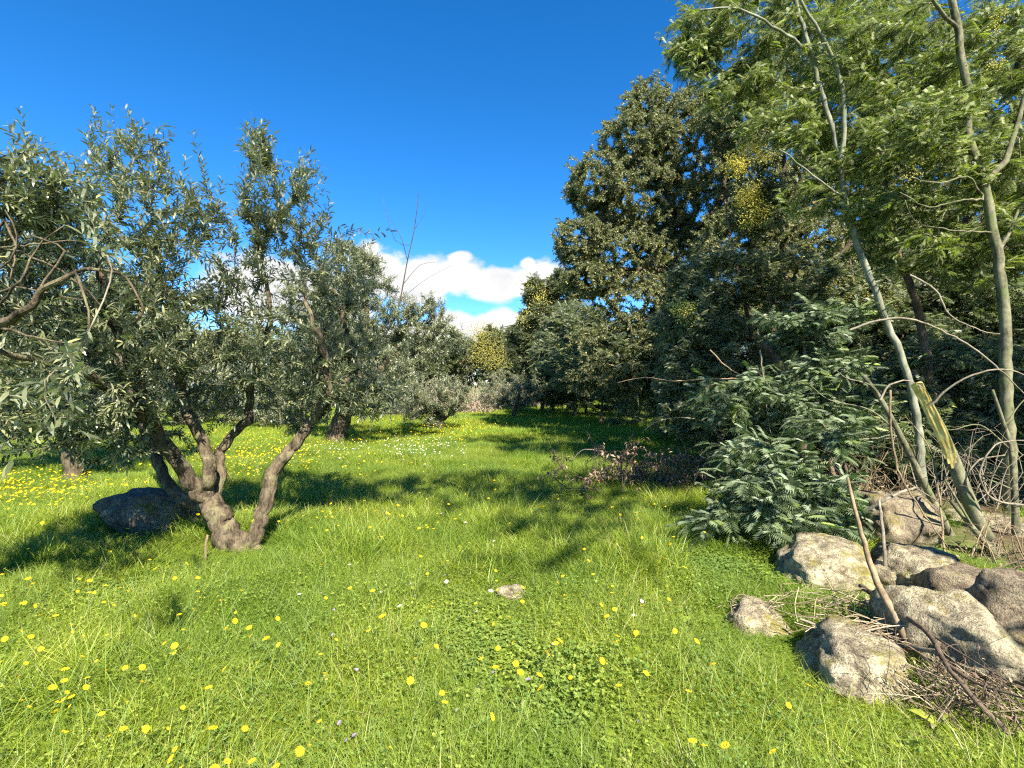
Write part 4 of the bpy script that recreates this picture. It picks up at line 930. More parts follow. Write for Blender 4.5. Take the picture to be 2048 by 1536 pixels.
def stem(name, label, pts, r0, r1, bark, cat, group=None, sides=10, gnarl=.08, rods=(), step=.06):
    b = np.array(pts[0]); root = empty(name, b, label, cat, group)
    P = spline(pts, step); V, F = tube(P, np.linspace(r0, r1, len(P)), sides, gnarl, r0 * 50); mesh_obj('trunk' if cat in ('stump', 'tree') else 'stem', V - b, F, M[bark], root, smooth=True)
    for rp, rr in rods:
        P = spline(rp, step); V, F = tube(P, np.linspace(rr, rr * .35, len(P)), 6); mesh_obj('side_twig', V - b, F, M[bark], root, smooth=True)
    return root
Yb = 5.0; b = W(1905, 1078, Yb)
stem('sapling', 'straight thin green stem snapped at the top, leaning left beside the torn stump', [b, W(1885, 1040, Yb), W(1845, 960, Yb), W(1800, 870, Yb), W(1762, 800, Yb), W(1728, 752, Yb)], .038, .020, 'wattle_bark', 'stump', 'bare stems by the boulders',
     rods=[([W(1762, 800, Yb), W(1740, 770, Yb - .1), W(1690, 755, Yb - .2), W(1668, 735, Yb - .2)], .01), ([W(1800, 870, Yb), W(1740, 820, Yb), W(1660, 800, Yb), W(1620, 770, Yb)], .008)])
Yb = 4.9; b = W(2032, 1080, Yb)
stem('sapling', 'upright thin green sapling against the shade right of the torn stump', [b, W(2030, 1000, Yb), W(2022, 900, Yb), W(2005, 840, Yb), W(1985, 780, Yb)], .035, .012, 'wattle_bark', 'sapling', 'bare stems by the boulders',
     rods=[([W(2022, 900, Yb), W(1960, 850, Yb), W(1900, 860, Yb), W(1860, 840, Yb)], .008), ([W(2028, 980, Yb), W(1970, 960, Yb), W(1950, 1000, Yb), W(1975, 1045, Yb)], .008), ([W(2010, 850, Yb), W(2048, 800, Yb), W(2090, 780, Yb)], .008)])
Yb = 7.5; b = W(1612, 985, Yb)
stem('tree_trunk', 'short leaning grey trunk, broken off, among the lower wattle sprays', [b, W(1605, 880, Yb), W(1590, 800, Yb), W(1565, 745, Yb), W(1528, 685, Yb)], .10, .06, 'dark_bark', 'stump', sides=12)

# lower wattle bushes
B_ = M['wattle_dark']
def bush(label, base, limbs, clumps, **kw):
    kw.setdefault('lm', 'wattle_dark'); kw.setdefault('group', 'feathery wattle bushes along the thicket'); kw.setdefault('name', 'wattle_bush'); kw.setdefault('bark', 'dark_bark'); kw.setdefault('free', .05)
    return wattle(label, base, limbs, clumps, cat='bush', **kw)
Y = 5.2; b = np.array(W(1760, 1066, Y)); b[2] = gh(b[0], b[1])
bush('low blue green wattle bush spreading over the grass left of the boulders', b,
    [([b - (0, 0, .05), W(1700, 980, Y), W(1620, 930, Y), W(1540, 900, Y - .1)], .03, .01), ([W(1720, 1010, Y), W(1640, 1000, Y - .2), W(1540, 1000, Y - .4)], .02, .008), ([W(1700, 980, Y), W(1680, 900, Y), W(1640, 840, Y)], .02, .008)],
    [clump(18, 1530, 900, Y - .1, 80, 28, .4, .02), clump(26, 1520, 985, Y - .5, 95, 44, .45, .02), clump(26, 1620, 960, Y - .3, 100, 48, .5, .02), clump(20, 1600, 1030, Y - .6, 100, 28, .4, .02), clump(14, 1690, 1010, Y - .4, 60, 40, .35, .02),
     clump(16, 1650, 870, Y, 80, 32, .4, .02), clump(8, 1450, 1040, Y - .6, 50, 24, .25, .02)], size=.15, per=6, spread=2, tmpl=FRX, singles=140, lm='wattle_blue', roll=.3)
Y = 6.2; b = np.array(W(1680, 1010, Y)); b[2] = gh(b[0], b[1])
bush('taller blue green wattle bush in front of the broken grey trunk', b,
    [([b - (0, 0, .05), W(1650, 880, Y), W(1620, 760, Y), W(1600, 640, Y)], .04, .012), ([W(1650, 880, Y), W(1580, 800, Y), W(1510, 740, Y)], .025, .01), ([W(1640, 830, Y), W(1690, 760, Y), W(1720, 700, Y)], .02, .008)],
    [clump(33, 1610, 650, Y, 80, 44, .45, .02), clump(26, 1650, 730, Y - .1, 80, 36, .4, .02), clump(30, 1520, 780, Y, 90, 40, .5, .02), clump(26, 1600, 820, Y, 90, 32, .5, .02), clump(20, 1440, 800, Y, 60, 40, .4, .02), clump(15, 1700, 640, Y, 60, 32, .35, .02), clump(15, 1700, 830, Y, 60, 32, .3, .02)],
    size=.155, per=6, tmpl=FRX, singles=80, lm='wattle_blue', roll=.3)
Y = 8.5; b = np.array(W(1560, 955, Y)); b[2] = gh(b[0], b[1])
bush('high wattle with drooping grey green sprays and a few yellow blossoms at the wood edge', b,
    [([b - (0, 0, .05), W(1530, 800, Y), W(1500, 650, Y), W(1470, 520, Y), W(1450, 400, Y)], .06, .015), ([W(1500, 650, Y), W(1430, 600, Y), W(1370, 600, Y)], .03, .01), ([W(1510, 700, Y), W(1600, 600, Y), W(1620, 520, Y)], .03, .01)],
    [clump(130, 1440, 560, Y, 90, 60, .7), clump(150, 1400, 650, Y, 90, 70, .7), clump(130, 1480, 720, Y, 110, 70, .8), clump(60, 1510, 410, Y, 50, 60, .4), clump(90, 1580, 560, Y, 90, 60, .6), clump(80, 1370, 740, Y, 50, 60, .5), clump(100, 1400, 820, Y, 80, 60, .6), clump(110, 1520, 870, Y, 110, 60, .6)],
    size=.13, per=8, tmpl=FRS, name='wattle_tree', group='feathery wattle trees on the right',
    blossom=([W(1505, 385, Y - .3), W(1490, 400, Y - .3), W(1520, 420, Y - .3), W(1475, 335, Y - .3), W(1510, 298, Y - .3), W(1530, 305, Y - .3), W(1365, 618, Y - .5), W(1380, 628, Y - .5), W(1470, 325, Y - .2), W(1500, 440, Y - .2)], 4600, .085, .0115, M['blossom']))
Y = 9.0; b = np.array(W(1760, 940, Y)); b[2] = gh(b[0], b[1])
bush('shaded wattle with dull gold blossom behind the slender trunks', b,
    [([b - (0, 0, .05), W(1750, 800, Y), W(1720, 650, Y), W(1700, 520, Y)], .06, .015), ([W(1740, 750, Y), W(1820, 650, Y), W(1850, 560, Y)], .03, .01)],
    [clump(130, 1700, 600, Y, 100, 70, .7), clump(120, 1800, 680, Y, 110, 80, .8), clump(120, 1700, 780, Y, 120, 80, .8), clump(110, 1850, 820, Y, 130, 80, .8), clump(110, 1860, 560, Y, 100, 70, .7)],
    size=.14, per=8, tmpl=FRS, name='wattle_tree', group='feathery wattle trees on the right', blossom=([W(1660, 560, Y - .5), W(1690, 610, Y - .6), W(1650, 620, Y - .5), W(1740, 600, Y - .6), W(1720, 640, Y - .6), W(1770, 605, Y - .6)], 1500, .13, .010, M['olive_blossom']))
# dense shade bushes closing the thicket
k_ = 0
for (px, Y, h, w, lab) in [(1330, 13.5, 3.2, 2.0, 'dark bushy wattle at the foot of the tallest oak'), (1500, 11.0, 3.0, 2.0, 'dark undergrowth bush left of the broken grey trunk'),
                           (1650, 10.5, 3.4, 2.2, 'dark undergrowth bush straight behind the broken grey trunk'), (1820, 9.6, 3.2, 2.2, 'dark undergrowth bush behind the torn stump'),
                           (1990, 9.6, 3.6, 2.2, 'dark undergrowth bush behind the thickest trunk'), (1105, 27.0, 3.0, 2.6, 'dark bush under the yellow topped wattle'), (1170, 24.0, 3.0, 2.4, 'dark bush at the foot of the wood corner'), (1250, 22.0, 3.0, 2.4, 'dark bush just inside the wood corner'), (1200, 19.0, 3.6, 2.2, 'dark bush where the meadow shade meets the wood'),
                           (2250, 8.2, 4.0, 2.4, 'dense dark bush just past the right edge of the view'), (1800, 7.6, 1.7, 1.5, 'low dark bush in the gap between bush and torn stump'), (1990, 7.4, 1.9, 1.3, 'low dark bush at the foot of the thickest trunk')]:
    x = (px - 1024) / 1024 * Y; b = np.array((x, Y, gh(x, Y))); zc = b[2] + h * .5
    T = []
    for q in range(5):
        c = np.array((x + RS.uniform(-.5, .5) * w, Y + RS.uniform(-.4, .4) * w, b[2] + h * RS.uniform(.25, .8)))
        D = RS.normal(size=(60, 3)); D /= np.linalg.norm(D, axis=1, keepdims=True); T.append(c + D * RS.uniform(.5, 1, (60, 1)) * np.array((w * .6, w * .5, h * .32)))
    bush(lab, b, [([b - (0, 0, .05), b + (.1, 0, h * .4), b + (-.1, 0, h * .8)], .06, .02), ([b + (.1, 0, h * .3), b + (w * .5, 0, h * .6)], .04, .015), ([b + (.1, 0, h * .3), b + (-w * .5, 0, h * .6)], .04, .015)],
         T, size=.24, per=5, tmpl=FRF, tip=.004, step=.3)

# bluish bush and yellow wattle near the end of the meadow
Y = 23.0; b = np.array(W(1150, 835, Y)); b[2] = gh(b[0], b[1])
bush('rounded blue green bush at the wood corner below the oak crown', b,
    [([b - (0, 0, .1), W(1150, 760, Y), W(1150, 660, Y)], .1, .04), ([W(1150, 760, Y), W(1110, 690, Y)], .06, .02), ([W(1150, 760, Y), W(1190, 690, Y)], .06, .02)],
    [clump(120, 1150, 650, Y, 60, 45, 1.3), clump(120, 1110, 710, Y, 45, 55, 1.2), clump(120, 1180, 710, Y, 55, 60, 1.3), clump(90, 1140, 760, Y, 70, 30, 1.2)], size=.34, per=6, tmpl=FRF, tip=.006, step=.35)
Y = 27.0; b = np.array(W(1085, 825, Y)); b[2] = gh(b[0], b[1])
bush('tall wattle in yellow blossom rising beside the clouds at the meadow end', b,
    [([b - (0, 0, .1), W(1085, 720, Y), W(1080, 620, Y), W(1072, 575, Y)], .12, .03), ([W(1085, 720, Y), W(1120, 620, Y), W(1130, 570, Y)], .08, .02)],
    [clump(60, 1072, 585, Y, 20, 28, .7), clump(110, 1085, 640, Y, 42, 35, 1.2), clump(120, 1130, 580, Y, 38, 45, 1.2), clump(110, 1070, 710, Y, 45, 50, 1.2), clump(80, 1045, 680, Y, 30, 40, 1)], size=.34, per=6, tmpl=FRF, tip=.006, step=.35, name='wattle_tree', group='feathery wattle trees on the right', lm='far_leaf',
    blossom=([W(1070, 580, Y - .3), W(1078, 605, Y - .3), W(1090, 600, Y - .3), W(1060, 640, Y - .5), W(1085, 632, Y - .5), W(1105, 640, Y - .5)], 2600, .32, .026, M['blossom']))

# ---- trees closing the far end and the left
far = [(905, 40, 6.3, 3.0, 'far_leaf', 'bushy olive green tree at the meadow end, left of the yellow one', None), (978, 38, 6.0, 2.0, 'far_leaf', 'yellow blossomed tree at the middle of the meadow end', 'y'),
       (1040, 42, 6.2, 2.6, 'far_leaf', 'olive green tree right of the yellow blossomed tree', None), (840, 36, 5.2, 3.0, 'far_leaf', 'low grey green tree beyond the small olive bush', None),
       (760, 34, 5.4, 3.0, 'far_leaf', 'grey green tree showing under the leaning olive crown', None), (660, 36, 6.2, 3.4, 'oak_leaf', 'dark tree seen between the olive stems, second from the forked olive', None),
       (560, 33, 5.6, 3.2, 'far_leaf', 'pale green tree seen through the middle of the forked olive', None), (450, 31, 5.6, 3.4, 'oak_leaf', 'dark tree seen through the left half of the forked olive', None),
       (330, 30, 6.0, 3.4, 'oak_leaf', 'dark tree behind the left stems of the forked olive', None), (200, 28, 6.4, 3.6, 'oak_leaf', 'dark tree beyond the slim trunked olive', None), (60, 27, 6.6, 3.6, 'far_leaf', 'green tree beyond the leaning grey trunk', None),
       (-90, 26, 6.8, 3.8, 'oak_leaf', 'dark tree past the left edge of the view', None), (1130, 46, 8.0, 3.6, 'oak_leaf', 'dark tree behind the yellow topped wattle', None)]
protos = {}
def copy_tree(o, loc, rz, sc, label, group):
    r = o.copy(); C.objects.link(r); r.location = loc; r.rotation_euler = (0, 0, rz); r.scale = (sc[0], sc[0], sc[1]); r['label'] = label; r['group'] = group
    for ch in o.children:
        c = ch.copy(); C.objects.link(c); c.parent = r
    return r
for k, (px, Y, h, w, lm, lab, ye) in enumerate(far):
    x = (px - 1024) / 1024 * Y; b = np.array((x, Y, gh(x, Y))); key = (lm, ye)
    if key in protos and len(protos[key]) > (1 if not ye else 0):
        p, h0 = protos[key][k % len(protos[key])]; copy_tree(p, b, RS.uniform(0, 6.28), (w / 3.2 * RS.uniform(.9, 1.1), h / h0), lab, 'trees closing the meadow'); continue
    T = []
    for q in range(9):
        c = np.array((x + RS.uniform(-.55, .55) * w, Y + RS.uniform(-.5, .5) * w, b[2] + h * RS.uniform(.22, .82)))
        D = RS.normal(size=(42, 3)); D /= np.linalg.norm(D, axis=1, keepdims=True); T.append(c + D * RS.uniform(.45, 1, (42, 1)) * np.array((w * .45, w * .45, h * .2)))
    cen = [b + (RS.uniform(-.8, .8), -1.2 + RS.uniform(-.5, .5), h * RS.uniform(.35, .85)) for q in range(12)]
    t_ = generic_tree('broadleaf_tree', lab, 'trees closing the meadow', b, [([b - (0, 0, .1), b + (.1, 0, h * .35), b + (-.1, 0, h * .8)], .16, .05), ([b + (.1, 0, h * .3), b + (w * .5, 0, h * .6)], .08, .03), ([b + (.1, 0, h * .3), b + (-w * .5, 0, h * .6)], .08, .03)],
                      T, OAKC, .36, lm, 'oak_bark', 'brown_twig', 5, 2, .5, .05, .01, blossom=(cen, 3600, .5, .03, M['olive_blossom']) if ye else None)
    protos.setdefault(key, []).append((t_, h))
pr = [p for v in protos.values() for p in v if v and 'yellow' not in p[0]['label']]
backs = [(-250, 44), (-60, 50), (90, 46), (230, 52), (370, 47), (500, 53), (620, 48), (740, 52), (830, 47), (915, 54), (990, 50), (1050, 56), (1110, 50), (1180, 55), (1260, 42)]
nm_ = ['far beyond the left edge', 'in the far row at the left edge', 'in the far row, second from the left edge', 'in the far row behind the slim trunked olive', 'in the far row behind the left olive stems', 'in the far row behind the olive fork', 'in the far row right of the olive fork',
       'in the far row under the leaning olive', 'in the far row behind the small olive bush', 'in the far row between the small olives', 'in the far row behind the yellow tree', 'in the far row right of the yellow tree', 'in the far row behind the tall yellow wattle', 'in the far row behind the wood corner', 'in the far row hidden by the tallest oak']
for k, (px, Y) in enumerate(backs):
    x = (px - 1024) / 1024 * Y; p, h0 = pr[k % len(pr)]
    copy_tree(p, (x, Y, gh(x, Y) - .2), k * 1.9, (1.75, 7.0 / h0 * RS.uniform(.9, 1.1)), 'dark tree ' + nm_[k], 'trees closing the meadow')
# more wood on the right and behind the camera's reach, all built from the oaks
oaks = [o for o in C.objects if o.name.startswith('oak_tree')]
for k, (px, Y, s, lab) in enumerate([(1560, 21, 1.0, 'oak deep in the wood behind the broad dark oak'), (1760, 19, 1.0, 'oak deep in the wood behind the slender trunk'), (1950, 20, 1.0, 'oak deep in the wood behind the thickest trunk'),
                                     (1330, 26, .85, 'oak behind the tallest oak, showing under its crown'), (2250, 15, 1.0, 'oak just past the right edge of the view')]):
    x = (px - 1024) / 1024 * Y; copy_tree(oaks[2] if k % 2 else oaks[1], (x, Y, gh(x, Y)), 1.3 + k * 2.1, (s, s), lab, 'evergreen oaks on the right')
copy_tree(oaks[2], (10.2, 2.2, gh(10.2, 2.2)), .5, (.75, .75), 'unseen oak added outside the right edge to shade the ground behind the torn stump', 'evergreen oaks on the right')  # unseen, added so its crown shades the ground behind the trunks
copy_tree(oaks[2], (8.1, 1.6, gh(8.1, 1.6)), 2.5, (.45, .45), 'young unseen oak added outside the right edge for shade, beside the boulders', 'evergreen oaks on the right')  # smaller unseen crown, added for more shade at the right
copy_tree(oaks[2], (7.7, 3.7, gh(7.7, 3.7)), 4.1, (.6, .62), 'unseen oak added outside the right edge, level with the torn stump, to shade the thicket', 'evergreen oaks on the right')  # unseen crown added to darken the thicket with its shadow
copy_tree(oaks[1], (11.6, 6.6, gh(11.6, 6.6)), 2.2, (.7, .7), 'oak outside the right edge behind the thickest trunk', 'evergreen oaks on the right')

# ------------------------------------------------------------------ dead brush, sticks, dry stalks
def brush(name, label, cen, rx, ry, h, n, leafn, material, twig='dark_bark', r=.006, lsize=.05, group=None, cat='dead brush'):
    cen = np.array(cen); root = empty(name, cen, label, cat, group); parts = []; ends = []
    for k in range(n):
        a = cen + np.array((RS.uniform(-1, 1) * rx * .7, RS.uniform(-1, 1) * ry * .7, -.02)); d = RS.normal(size=3); d[2] = abs(d[2]) * .9; d /= np.linalg.norm(d)
        L = RS.uniform(.35, 1.0); e = a + d * np.array((rx * .9, ry * .9, h)) * L
        m = (a + e) / 2 + RS.normal(0, .08, 3) * (rx + h); m[2] = max(m[2], cen[2] + .03) + h * .15
        P = spline([a, m, e], .12); V, F = tube(P, np.linspace(r * RS.uniform(.6, 1.5), r * .3, len(P)), 4, cap=False); parts.append((V, F, 0)); ends += list(P[len(P) // 3:])
        for q in range(2):
            s0 = P[RS.randint(len(P) // 2, len(P))]; e2 = s0 + RS.normal(0, .14, 3) * (rx + .3); P2 = spline([s0, (s0 + e2) / 2 + RS.normal(0, .03, 3), e2], .1); V, F = tube(P2, np.linspace(r * .5, r * .25, len(P2)), 3, cap=False); parts.append((V, F, 0)); ends += list(P2)
    V, F, _ = merge(parts); o = mesh_obj('twig', V - cen, F, M[twig], root, smooth=True); o['kind'] = 'stuff'
    if leafn:
        E = np.array(ends)[RS.randint(0, len(ends), leafn)] + RS.normal(0, .02, (leafn, 3)); build_foliage(root, E, RS.normal(size=(leafn, 3)) + (0, 0, -.5), lsize, leafs(.35, .3), M[material], name='dead_leaf')
    return root
brush('dead_brush', 'brown fallen bough with curled dead leaves lying in the grass at the shade edge', G(1225, 985), .8, .5, .75, 34, 2000, 'dry_leaf', r=.009, lsize=.065)
brush('dead_brush', 'dark heap of dead twigs between the fallen bough and the wattle bush', G(1370, 985), .85, .6, .7, 80, 1500, 'dry_leaf', r=.008, lsize=.06)
brush('dead_brush', 'pale brown dry bush at the end of the meadow, left of the small olive', G(945, 828), 1.3, .9, 2.1, 80, 1500, 'dry_leaf', 'pale_twig', .018, .12)
brush('dead_brush', 'low pinkish heap of cut twigs right of the small olive', G(1085, 815), 1.9, 1.0, 1.8, 110, 500, 'dry_leaf', 'pale_twig', .020, .12)
brush('dead_brush', 'grey leafless scrub along the far end, left of the dry bush', G(845, 826), 2.2, 1.0, 2.2, 140, 600, 'olive_leaf', 'pale_twig', .017, .12)
brush('dead_brush', 'grey leafless scrub behind the small forked olive', G(1000, 815), 2.4, 1.0, 2.4, 150, 600, 'olive_leaf', 'pale_twig', .019, .12)
brush('dead_brush', 'brown twiggy scrub in the shade under the thicket edge', G(1480, 940), 1.1, .6, .7, 60, 500, 'dry_leaf', 'dark_bark', .007, .05)
brush('dead_brush', 'tangle of thin dry twigs behind the brown mossy boulder', W(1760, 1010, 5.6), .7, .4, .5, 50, 300, 'dry_leaf', 'brown_twig', .006, .05)
brush('dead_brush', 'tangle of dry twigs at the foot of the torn stump', W(2010, 1150, 4.2), .35, .3, .35, 40, 200, 'dry_leaf', 'dark_bark', .006, .045)

brush('dry_thicket', 'tangle of thin bare rods between the torn stump and the thickest trunk', W(1940, 1000, 4.9), .55, .4, 1.1, 34, 0, None, 'grey_twig', .0055, cat='dry thicket')
brush('dry_thicket', 'tangle of thin bare rods left of the green snapped stem', W(1740, 980, 5.3), .6, .4, .9, 30, 0, None, 'brown_twig', .005, cat='dry thicket')
brush('dry_thicket', 'thin reddish twigs standing over the right hand boulders', W(2040, 1120, 3.7), .35, .3, .6, 26, 0, None, 'brown_twig', .0045, cat='dry thicket')
brush('dry_thicket', 'heap of dark twigs in the corner below the largest boulder', W(1940, 1420, 2.35), .38, .22, .24, 75, 160, 'dry_leaf', 'dark_bark', .004, .03, cat='dry thicket')
def stick(label, pts, r0, r1, bark='dark_bark', name='fallen_branch', rods=(), group='fallen branches over the boulders', sides=8):
    b = np.array(pts[0]); P = spline(pts, .05); n = len(P)
    for k in range(1, n - 1): P[k] += RS.normal(0, .0025, 3)
    root = empty(name, b, label, 'branch', group); V, F = tube(P, np.linspace(r0, r1, n), sides, .12, r0 * 99); mesh_obj('stem', V - b, F, M[bark], root, smooth=True)
    for rp, rr in rods:
        P = spline(rp, .05); V, F = tube(P, np.linspace(rr, rr * .35, len(P)), 6); mesh_obj('side_twig', V - b, F, M[bark], root, smooth=True)
stick('long pointed stick standing upright against the boulders, tip free in front of the shade', [W(1822, 1300, 2.75), W(1790, 1230, 2.85), W(1755, 1165, 3.0), W(1728, 1085, 3.1), W(1708, 1010, 3.15), W(1695, 955, 3.2)], .024, .008, 'brown_twig')
stick('thick dark branch lying diagonally across the largest boulder', [W(1722, 1172, 3.35), W(1780, 1212, 3.0), W(1850, 1262, 2.6), W(1890, 1325, 2.4), W(1950, 1400, 2.2), W(2015, 1465, 2.1)], .017, .010, 'dark_bark',
      rods=[([W(1890, 1325, 2.4), W(1950, 1365, 2.25), W(2010, 1385, 2.15), W(2060, 1400, 2.05)], .010), ([W(1850, 1262, 2.6), W(1960, 1330, 2.3), W(2048, 1380, 2.1)], .006)])
stick('pale thin stalk lying out to the left over the front boulder', [W(1600, 1238, 3.0), W(1660, 1262, 2.9), W(1730, 1280, 2.8), W(1805, 1290, 2.7), W(1880, 1305, 2.5)], .007, .012, 'grey_twig')
stick('broken grey branch lying in the grass by the dead bough', [G(1245, 992, .06), G(1290, 1002, .10), G(1320, 1008, .05)], .014, .01, 'grey_twig', group='fallen branches in the grass')
stick('forked grey bough end sticking out of the dead leaves', [G(1330, 1000, .05), W(1270, 970, 7.6), W(1235, 935, 7.7), W(1205, 905, 7.8), W(1165, 900, 7.8), W(1142, 925, 7.8)], .022, .006, 'grey_twig', group='fallen branches in the grass', rods=[([W(1205, 905, 7.8), W(1175, 925, 7.8), W(1150, 940, 7.7)], .006)])
stick('thin reddish stick standing upright in front of the forked olive', [G(410, 1130, 0), W(411, 1100, 4.4), W(415, 1070, 4.4)], .012, .009, 'brown_twig', group='fallen branches in the grass')
stick('curved pale root like branch between the boulders below the upright stick', [W(1770, 1190, 3.9), W(1768, 1100, 3.9), W(1764, 1040, 4.0), W(1758, 1000, 4.1)], .016, .009, 'grey_twig')
stick('pale branch rising from the wattle bush to the brown boulder', [W(1735, 1020, 4.4), W(1770, 1000, 4.3), W(1800, 985, 4.3), W(1830, 975, 4.4)], .014, .010, 'grey_twig')
# bare arching rods hanging through the thicket
arches = [('long bare arching rod sweeping right across the trunks at eye level', [W(1700, 660, 4.6), W(1760, 640, 4.5), W(1830, 640, 4.4), W(1920, 680, 4.3), W(1990, 730, 4.2), W(2060, 800, 4.2)]),
          ('bare rod arching from the torn stump tip down to the right', [W(1760, 800, 4.5), W(1780, 770, 4.5), W(1820, 762, 4.5), W(1850, 780, 4.4)]),
          ('bent pale rod above the torn stump', [W(1860, 810, 4.4), W(1900, 775, 4.3), W(1960, 745, 4.2), W(2020, 740, 4.2), W(2070, 760, 4.2)]),
          ('slanting reddish rod crossing in front of the green snapped stem', [W(1780, 780, 4.2), W(1782, 860, 4.2), W(1800, 950, 4.2), W(1850, 1030, 4.1), W(1900, 1100, 4.0), W(1925, 1130, 4.0)]),
          ('horizontal bare rod reaching left out of the thicket', [W(1500, 758, 6.5), W(1420, 758, 6.4), W(1350, 762, 6.3), W(1290, 755, 6.2), W(1235, 765, 6.2)]),
          ('arched bare rod over the sunlit grass patch', [W(1445, 880, 7.0), W(1410, 845, 7.0), W(1360, 835, 7.0), W(1310, 845, 7.0), W(1285, 865, 7.0)]),
          ('curved bare rod before the boulders at the right', [W(2060, 1010, 4.3), W(1990, 1000, 4.3), W(1960, 950, 4.3), W(1990, 890, 4.3), W(2060, 880, 4.3)]),
          ('long sagging bare rod low across the dark gap', [W(1640, 880, 5.2), W(1700, 878, 5.1), W(1790, 876, 5.0)]),
          ('bare rod descending from the upper right to the trunks', [W(1820, 550, 5.0), W(1870, 580, 4.9), W(1900, 630, 4.9), W(1960, 660, 4.9), W(2000, 668, 4.9)]),
          ('thin looped rod beside the right hand sapling', [W(1950, 1000, 4.4), W(1930, 960, 4.4), W(1960, 920, 4.4), W(2010, 910, 4.4)]),
          ('low arching rod over the right boulders', [W(1930, 1160, 3.6), W(1980, 1140, 3.5), W(2050, 1120, 3.4)]),
          ('thin rod hanging in the gap left of the green snapped stem', [W(1520, 700, 6.0), W(1540, 860, 6.0), W(1560, 900, 6.0)]),
          ('rod curving down from the bush over the dark gap', [W(1420, 700, 7), W(1455, 735, 7), W(1500, 760, 7), W(1530, 790, 7)]),
          ('bent rod rising between the two boulders behind', [W(1890, 1130, 4.2), W(1880, 1000, 4.5), W(1860, 900, 4.6), W(1810, 830, 4.7)])]
for lab, pts in arches: stick(lab, pts, .0105, .004, 'grey_twig' if RS.rand() < .5 else 'brown_twig', 'bare_rod', group='bare rods arching through the thicket', sides=6)
def stalks(name, label, cen, sx, sy, n, L, az, azs, rise, r=.0022):
    """loose layer of thin dry stalks"""
    parts = []; cen = np.array(cen)
    for k in range(n):
        a = cen + RS.normal(0, 1, 3) * (sx, sy, .02); th = az + RS.normal(0, azs); l = L * RS.uniform(.5, 1.2); d = np.array((math.cos(th), math.sin(th), RS.normal(rise, .15)))
        P = np.array([a - d * l / 2, a + RS.normal(0, .05, 3) * l * 2, a + d * l / 2]); P = spline(P, .12)
        V, F = tube(P, np.full(len(P), r * RS.uniform(.6, 1.6)), 3, cap=False); parts.append((V, F, RS.rand()))
    V, F, rn = merge(parts); o = mesh_obj(name, V, F, M['straw'], rnd=rn); tag(o, label, kind='stuff')
stalks('dry_stalks', 'pale dry stalks strewn over the front boulder', W(1740, 1262, 2.85), .12, .05, 60, .36, -.12, .25, -.02)
stalks('dry_stalks', 'grey and reddish dry stalks piled below the branch at the right', W(1900, 1370, 2.4), .20, .10, 70, .38, -.75, .8, -.3, .0016)
stalks('dry_stalks', 'dry grass on the small mossy stone', W(1500, 1215, 3.35), .10, .06, 50, .22, .2, .8, -.1)
stalks('dry_stalks', 'matted dry stalks between the front boulder and the pale ones', W(1720, 1210, 3.2), .22, .1, 90, .4, .2, .6, .1)

# ------------------------------------------------------------------ flowers
def flower_mesh(nm, petals, rp, rc, stem_h, pm, cm):
    V = []; F = []; mi = []
    for k in range(petals):
        a = 2 * math.pi * k / petals; w = math.pi / petals * 1.15; b = len(V)
        for rr, da, z in ((rc * .6, 0, 0), (rp * .6, -w * .8, .004), (rp * .97, -w * .45, .002), (rp, w * .45 * (1 if k % 2 else .8), .003), (rp * .6, w * .8, .004)):
            V.append((rr * math.cos(a + da), rr * math.sin(a + da), stem_h + z + .0008 * (k % 2)))
        F.append((b, b + 1, b + 2, b + 3, b + 4)); mi.append(0)
    b = len(V)
    for k in range(6): V.append((rc * math.cos(k * 1.047), rc * math.sin(k * 1.047), stem_h + .004))
    V.append((0, 0, stem_h + .008))
    for k in range(6): F.append((b + k, b + (k + 1) % 6, b + 6)); mi.append(1)
    b = len(V)
    for z, r_ in ((-.12, .0016), (stem_h * .5, .0014), (stem_h + .001, .0012)):
        for k in range(3): V.append((r_ * math.cos(k * 2.094) + .006 * math.sin(z * 20), r_ * math.sin(k * 2.094), z))
    for s in range(2):
        for k in range(3): F.append((b + s * 3 + k, b + s * 3 + (k + 1) % 3, b + s * 3 + 3 + (k + 1) % 3, b + s * 3 + 3 + k)); mi.append(2)
    me = bpy.data.meshes.new(nm); me.from_pydata(V, [], F); me.polygons.foreach_set('material_index', mi)
    at = me.attributes.new('rnd', 'FLOAT', 'POINT'); at.data.foreach_set('value', RS.rand(len(V)).astype(np.float32))
    for m in (pm, cm, M['stalk']): me.materials.append(m)
    return me
FM = [flower_mesh('yellow_daisy', 11 + k, .0132 + .0016 * k, .0048, .13 + .03 * k, M['petal'], M['flower_centre']) for k in range(4)]
